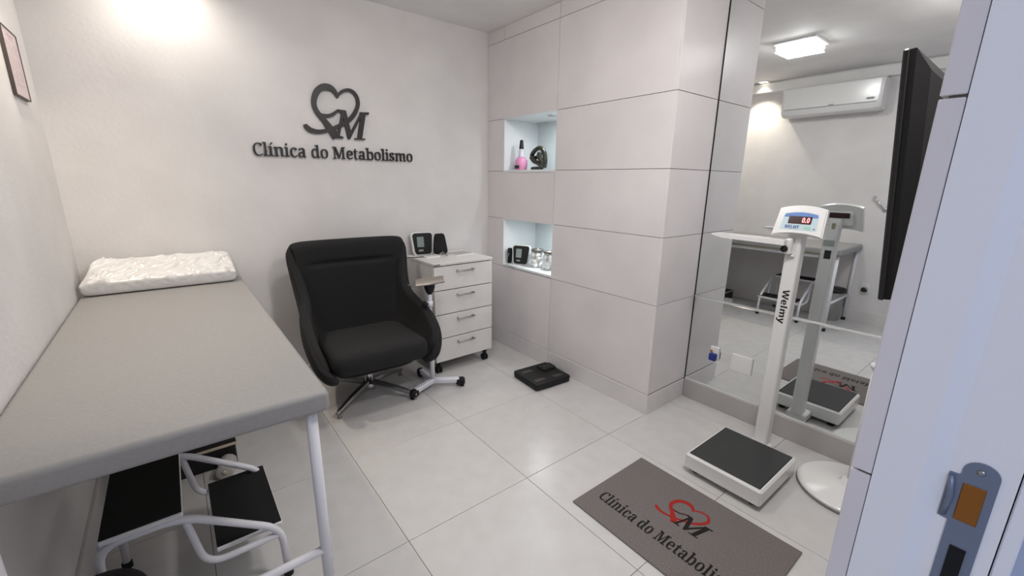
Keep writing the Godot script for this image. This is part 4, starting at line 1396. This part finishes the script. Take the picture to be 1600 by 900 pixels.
# ------------------------------------------------------------------ things in the niches
func build_niche_things() -> void:
	# each niche has a small lamp in its ceiling
	for q in [[1.801, "small round downlight in the ceiling of the upper niche"], [1.057, "small round downlight in the ceiling of the lower niche"]]:
		var t := thing("niche_lamp", q[1], "lamp", Vector3(2.20, q[0], -2.335), 0.0, "niche downlights")
		var st := mb(true)
		lathe(st, Vector3.ZERO, [[0.024, -0.006], [0.034, -0.006], [0.036, 0.0], [0.024, 0.0]], 24)
		part(st, "ring", M.chrome, t)
		st = mb(true)
		lathe(st, Vector3.ZERO, [[0.0, -0.003], [0.023, -0.003], [0.023, -0.001], [0.0, -0.001]], 20)
		part(st, "diffuser", glow(Color(0.92, 0.98, 1.0), 5.0), t)
		var s := AreaLight3D.new()
		s.name = "light"
		s.area_size = Vector2(0.036, 0.036)
		s.light_color = Color(0.96, 0.99, 1.0)
		s.light_energy = 0.15
		s.position = Vector3(0, -0.009, 0)
		s.rotation.x = -PI / 2
		s.shadow_enabled = true
		s.area_range = 6.0
		t.add_child(s)
	# pink bottle
	var y := 1.43
	var b := thing("perfume_bottle", "round pink glass bottle with tall black cap in the upper niche", "bottle", Vector3(2.17, y, -2.635))
	var st := mb(true)
	lathe(st, Vector3.ZERO, [[0.030, 0.0], [0.040, 0.006], [0.043, 0.04], [0.040, 0.062], [0.024, 0.082], [0.0, 0.083]], 24)
	part(st, "body", M.pink, b, "pink liquid in the bottle body")
	st = mb(true)
	lathe(st, Vector3.ZERO, [[0.026, 0.079], [0.018, 0.092], [0.016, 0.125], [0.017, 0.130]], 20)
	part(st, "neck", mat(Color(0.80, 0.78, 0.82), 0.15), b)
	st = mb(true)
	lathe(st, Vector3.ZERO, [[0.0155, 0.130], [0.0155, 0.14], [0.011, 0.182], [0.008, 0.185], [0.0, 0.186]], 20)
	part(st, "cap", M.black, b)
	st = mb()
	bx(st, Vector3(-0.0435, 0.02, 0.005), Vector3(0.003, 0.02, 0.045), 0.001)
	part(st, "ribbon", M.bin_dark, b)
	b.scale = Vector3(1.12, 1.2, 1.12)
	# knotted figure: one ceramic body of joined loops
	var s := thing("knot_sculpture", "glossy dark olive ceramic sculpture of entwined loops in the upper niche", "sculpture", Vector3(2.21, y, -2.49))
	st = mb(true)
	var loops := [
		[Vector3(0, 0.016, 0.055), Vector3(0, 0.07, 0.062), Vector3(0.006, 0.125, 0.045), Vector3(0, 0.155, 0.018), Vector3(-0.006, 0.14, -0.018), Vector3(0, 0.105, -0.052), Vector3(0.01, 0.088, -0.03), Vector3(0, 0.10, 0.005), Vector3(-0.01, 0.122, 0.022)],
		[Vector3(-0.012, 0.095, -0.045), Vector3(-0.018, 0.065, -0.015), Vector3(-0.02, 0.05, 0.02), Vector3(-0.012, 0.03, 0.045), Vector3(0, 0.016, 0.03), Vector3(0, 0.014, -0.02), Vector3(0, 0.013, -0.05)],
		[Vector3(-0.014, 0.12, 0.025), Vector3(-0.02, 0.085, 0.035), Vector3(-0.012, 0.055, 0.05), Vector3(0.012, 0.03, 0.05)]]
	for l in loops:
		var pts := spline(l, 7)
		var rr := []
		for i in pts.size():
			rr.append(lerpf(0.016, 0.013, float(i) / pts.size()) * (0.75 if i == 0 or i == pts.size() - 1 else 1.0))
		tube(st, pts, rr, 14)
	part(st, "body", M.olive, s)
	s.scale = Vector3(1.1, 1.03, 1.3)
	# lower niche
	y = 0.697
	monitor("blood_pressure_monitor", "dark blue-black blood pressure monitor with white rim in the lower niche", Vector3(2.155, y, -2.60), deg_to_rad(-62.0), 1.12, "blood pressure monitors")
	var c := thing("arm_cuff", "thin black cuff standing on edge at the end of the lower niche", "cuff", Vector3(2.12, y, -2.70), deg_to_rad(-20.0))
	st = mb(true)
	cushion(st, func(s2, q): return Vector3(s2 * 0.02, 0.065 + q * 0.063, 0.006 * sin(q * 2.0)), func(s2, q, m): return Vector2(0.013, 0.013) * rim(m, 6.0, 0.5), 14, 16, 6.0)
	part(st, "roll", M.cuff, c)
	st = mb(true)
	tube(st, spline([Vector3(-0.01, 0.09, 0.012), Vector3(-0.03, 0.05, 0.03), Vector3(-0.04, 0.01, 0.06), Vector3(-0.045, 0.004, 0.12), Vector3(-0.03, 0.004, 0.2)], 7), 0.003, 8)
	part(st, "hose", M.grey_plastic, c)
	var rng := RandomNumberGenerator.new()
	rng.seed = 5
	for jq in [[Vector3(2.20, y, -2.452), "glass jar of cotton balls with steel lid beside the lower niche's monitor"], [Vector3(2.215, y, -2.330), "glass jar of cotton balls with steel lid farther along the lower niche"]]:
		var j := thing("cotton_jar", jq[1], "jar", jq[0], 0.0, "jars of cotton balls in the lower niche")
		st = mb(true)
		lathe(st, Vector3.ZERO, [[0.048, 0.0], [0.054, 0.004], [0.056, 0.02], [0.056, 0.10], [0.046, 0.118], [0.045, 0.13]], 28)
		part(st, "glass", M.glass, j)
		st = mb(true)
		lathe(st, Vector3.ZERO, [[0.046, 0.126], [0.049, 0.128], [0.049, 0.140], [0.044, 0.143], [0.012, 0.144], [0.012, 0.150], [0.0, 0.152]], 28)
		part(st, "lid", M.lid, j)
		for k in 20:
			var an := rng.randf() * TAU
			var lv := int(k / 5)
			var rd := 0.033 if k % 5 != 0 else 0.0
			st = mb(true)
			var r0 := rng.randf_range(0.019, 0.023)
			lathe(st, Vector3(cos(k * 1.35 + lv) * rd, 0.022 + lv * 0.026, sin(k * 1.35 + lv) * rd), [[0.0, -r0], [r0 * 0.6, -r0 * 0.8], [r0, 0.0], [r0 * 0.65, r0 * 0.76], [0.0, r0]], 9, Basis(Vector3(1, 0.3, 0).normalized(), an))
			part(st, "cotton_ball", M.cotton, j)

# ------------------------------------------------------------------ notices, sockets, hook
func notice_tex() -> ImageTexture:
	var im := Image.create(210, 250, false, Image.FORMAT_RGB8)
	im.fill(Color(0.83, 0.76, 0.77))
	var rng := RandomNumberGenerator.new()
	rng.seed = 8
	im.fill_rect(Rect2i(62, 20, 86, 5), Color(0.55, 0.46, 0.48))
	im.fill_rect(Rect2i(75, 32, 60, 3), Color(0.6, 0.52, 0.54))
	for k in 17:
		var yy := 50 + k * 10
		var x := 22
		while x < 185:
			var w := rng.randi_range(6, 22)
			if rng.randf() < 0.9 and not (k % 5 == 4 and x > 110):
				im.fill_rect(Rect2i(x, yy, mini(w, 188 - x), 3), Color(0.62, 0.55, 0.57))
			x += w + 4
	return ImageTexture.create_from_image(im)

func build_small_things() -> void:
	var w := 0.225
	var h := 0.245
	var t := thing("framed_notice", "framed pink printed notice hanging on the left wall above the couch", "notice", Vector3(XL, 1.76, -2.608))
	var st := mb()
	for s in [-1.0, 1.0]:
		bx(st, Vector3(0.006, 0, s * (w / 2 - 0.0025)), Vector3(0.012, h, 0.005), 0.001)
		bx(st, Vector3(0.006, s * (h / 2 - 0.0025), 0), Vector3(0.012, 0.005, w - 0.01), 0.001)
	part(st, "frame", M.wood_frame, t)
	st = SurfaceTool.new()
	st.begin(Mesh.PRIMITIVE_TRIANGLES)
	var cs := [[-1, 1, 1, 1], [-1, -1, 1, 0], [1, -1, 0, 0], [1, 1, 0, 1]]
	# quad facing +x; u runs towards -z as one reads it
	var pts := []
	for q in [[1.0, -1.0], [1.0, 1.0], [-1.0, 1.0], [-1.0, -1.0]]:
		pts.append([Vector3(0.0095, q[1] * (h / 2 - 0.005), q[0] * (w / 2 - 0.005)), Vector2(0.5 - q[0] * 0.5, 0.5 - q[1] * 0.5)])
	for i in [0, 1, 2, 0, 2, 3]:
		st.set_uv(pts[i][1])
		st.add_vertex(pts[i][0])
	var pm := mat(Color.WHITE, 0.35)
	pm.albedo_texture = notice_tex()
	part(st, "sheet", pm, t)
	st = mb()
	bx(st, Vector3(0.004, 0, 0), Vector3(0.008, h - 0.012, w - 0.012))
	part(st, "backing", M.wood_frame, t)
	# blank plate and socket fixed on the mirror
	t = thing("blank_plate", "blank square white wall plate fixed on the lower mirror", "plate", Vector3(XM, 0.335, -0.965))
	st = mb()
	bx(st, Vector3(-0.005, 0, 0), Vector3(0.010, 0.105, 0.118), 0.003)
	part(st, "plate", M.white, t)
	st = mb()
	bx(st, Vector3(-0.0104, 0, 0), Vector3(0.001, 0.085, 0.098), 0.0003)
	part(st, "cover", M.white, t)
	t = thing("wall_socket", "small socket with a blue plug on the lower mirror near the tiled return", "socket", Vector3(XM, 0.335, -1.125))
	st = mb()
	bx(st, Vector3(-0.005, 0.015, 0), Vector3(0.010, 0.085, 0.055), 0.003)
	part(st, "plate", M.white, t)
	st = mb()
	bx(st, Vector3(-0.023, -0.003, 0.0), Vector3(0.026, 0.045, 0.042), 0.004)
	part(st, "plug", M.blue, t, "blue plug")
	st = mb(true)
	lathe(st, Vector3(-0.02, 0.028, -0.015), [[0.007, 0.0], [0.008, 0.004], [0.006, 0.008], [0.0, 0.009]], 12)
	part(st, "metal_cap", M.brass, t)
	t = thing("wall_socket", "white socket with a dark plug low on the left wall, seen in the mirror", "socket", Vector3(XL, 0.345, -1.05))
	st = mb()
	bx(st, Vector3(0.005, 0.01, 0), Vector3(0.010, 0.10, 0.075), 0.003)
	part(st, "plate", M.white, t)
	st = mb()
	bx(st, Vector3(0.025, -0.002, 0), Vector3(0.03, 0.045, 0.05), 0.008)
	part(st, "plug", M.black_gloss, t)
	st = mb()
	bx(st, Vector3(0.026, 0.012, 0.018), Vector3(0.034, 0.014, 0.02), 0.004)
	part(st, "metal_clip", M.chrome, t)
	t = thing("wall_hook", "chrome hook with slanting arm on the left wall, seen in the mirror", "hook", Vector3(XL, 1.19, -1.06))
	st = mb(true)
	lathe(st, Vector3(0, -0.06, 0.03), [[0.022, 0.0], [0.022, 0.006], [0.010, 0.010], [0.0, 0.011]], 18, Basis(Vector3(0, -1, 0), Vector3(1, 0, 0), Vector3(0, 0, 1)))
	part(st, "rose", M.chrome, t)
	st = mb(true)
	tube(st, [Vector3(0.008, -0.06, 0.03), Vector3(0.025, -0.03, 0.005), Vector3(0.04, 0.055, -0.06)], 0.007, 12)
	part(st, "arm", M.chrome, t)
	st = mb(true)
	lathe(st, Vector3(0.04, 0.055, -0.06), [[0.008, -0.004], [0.013, 0.0], [0.013, 0.008], [0.0, 0.011]], 14, Basis(Vector3(0, 0, 1), -0.5))
	part(st, "tip", M.chrome, t)
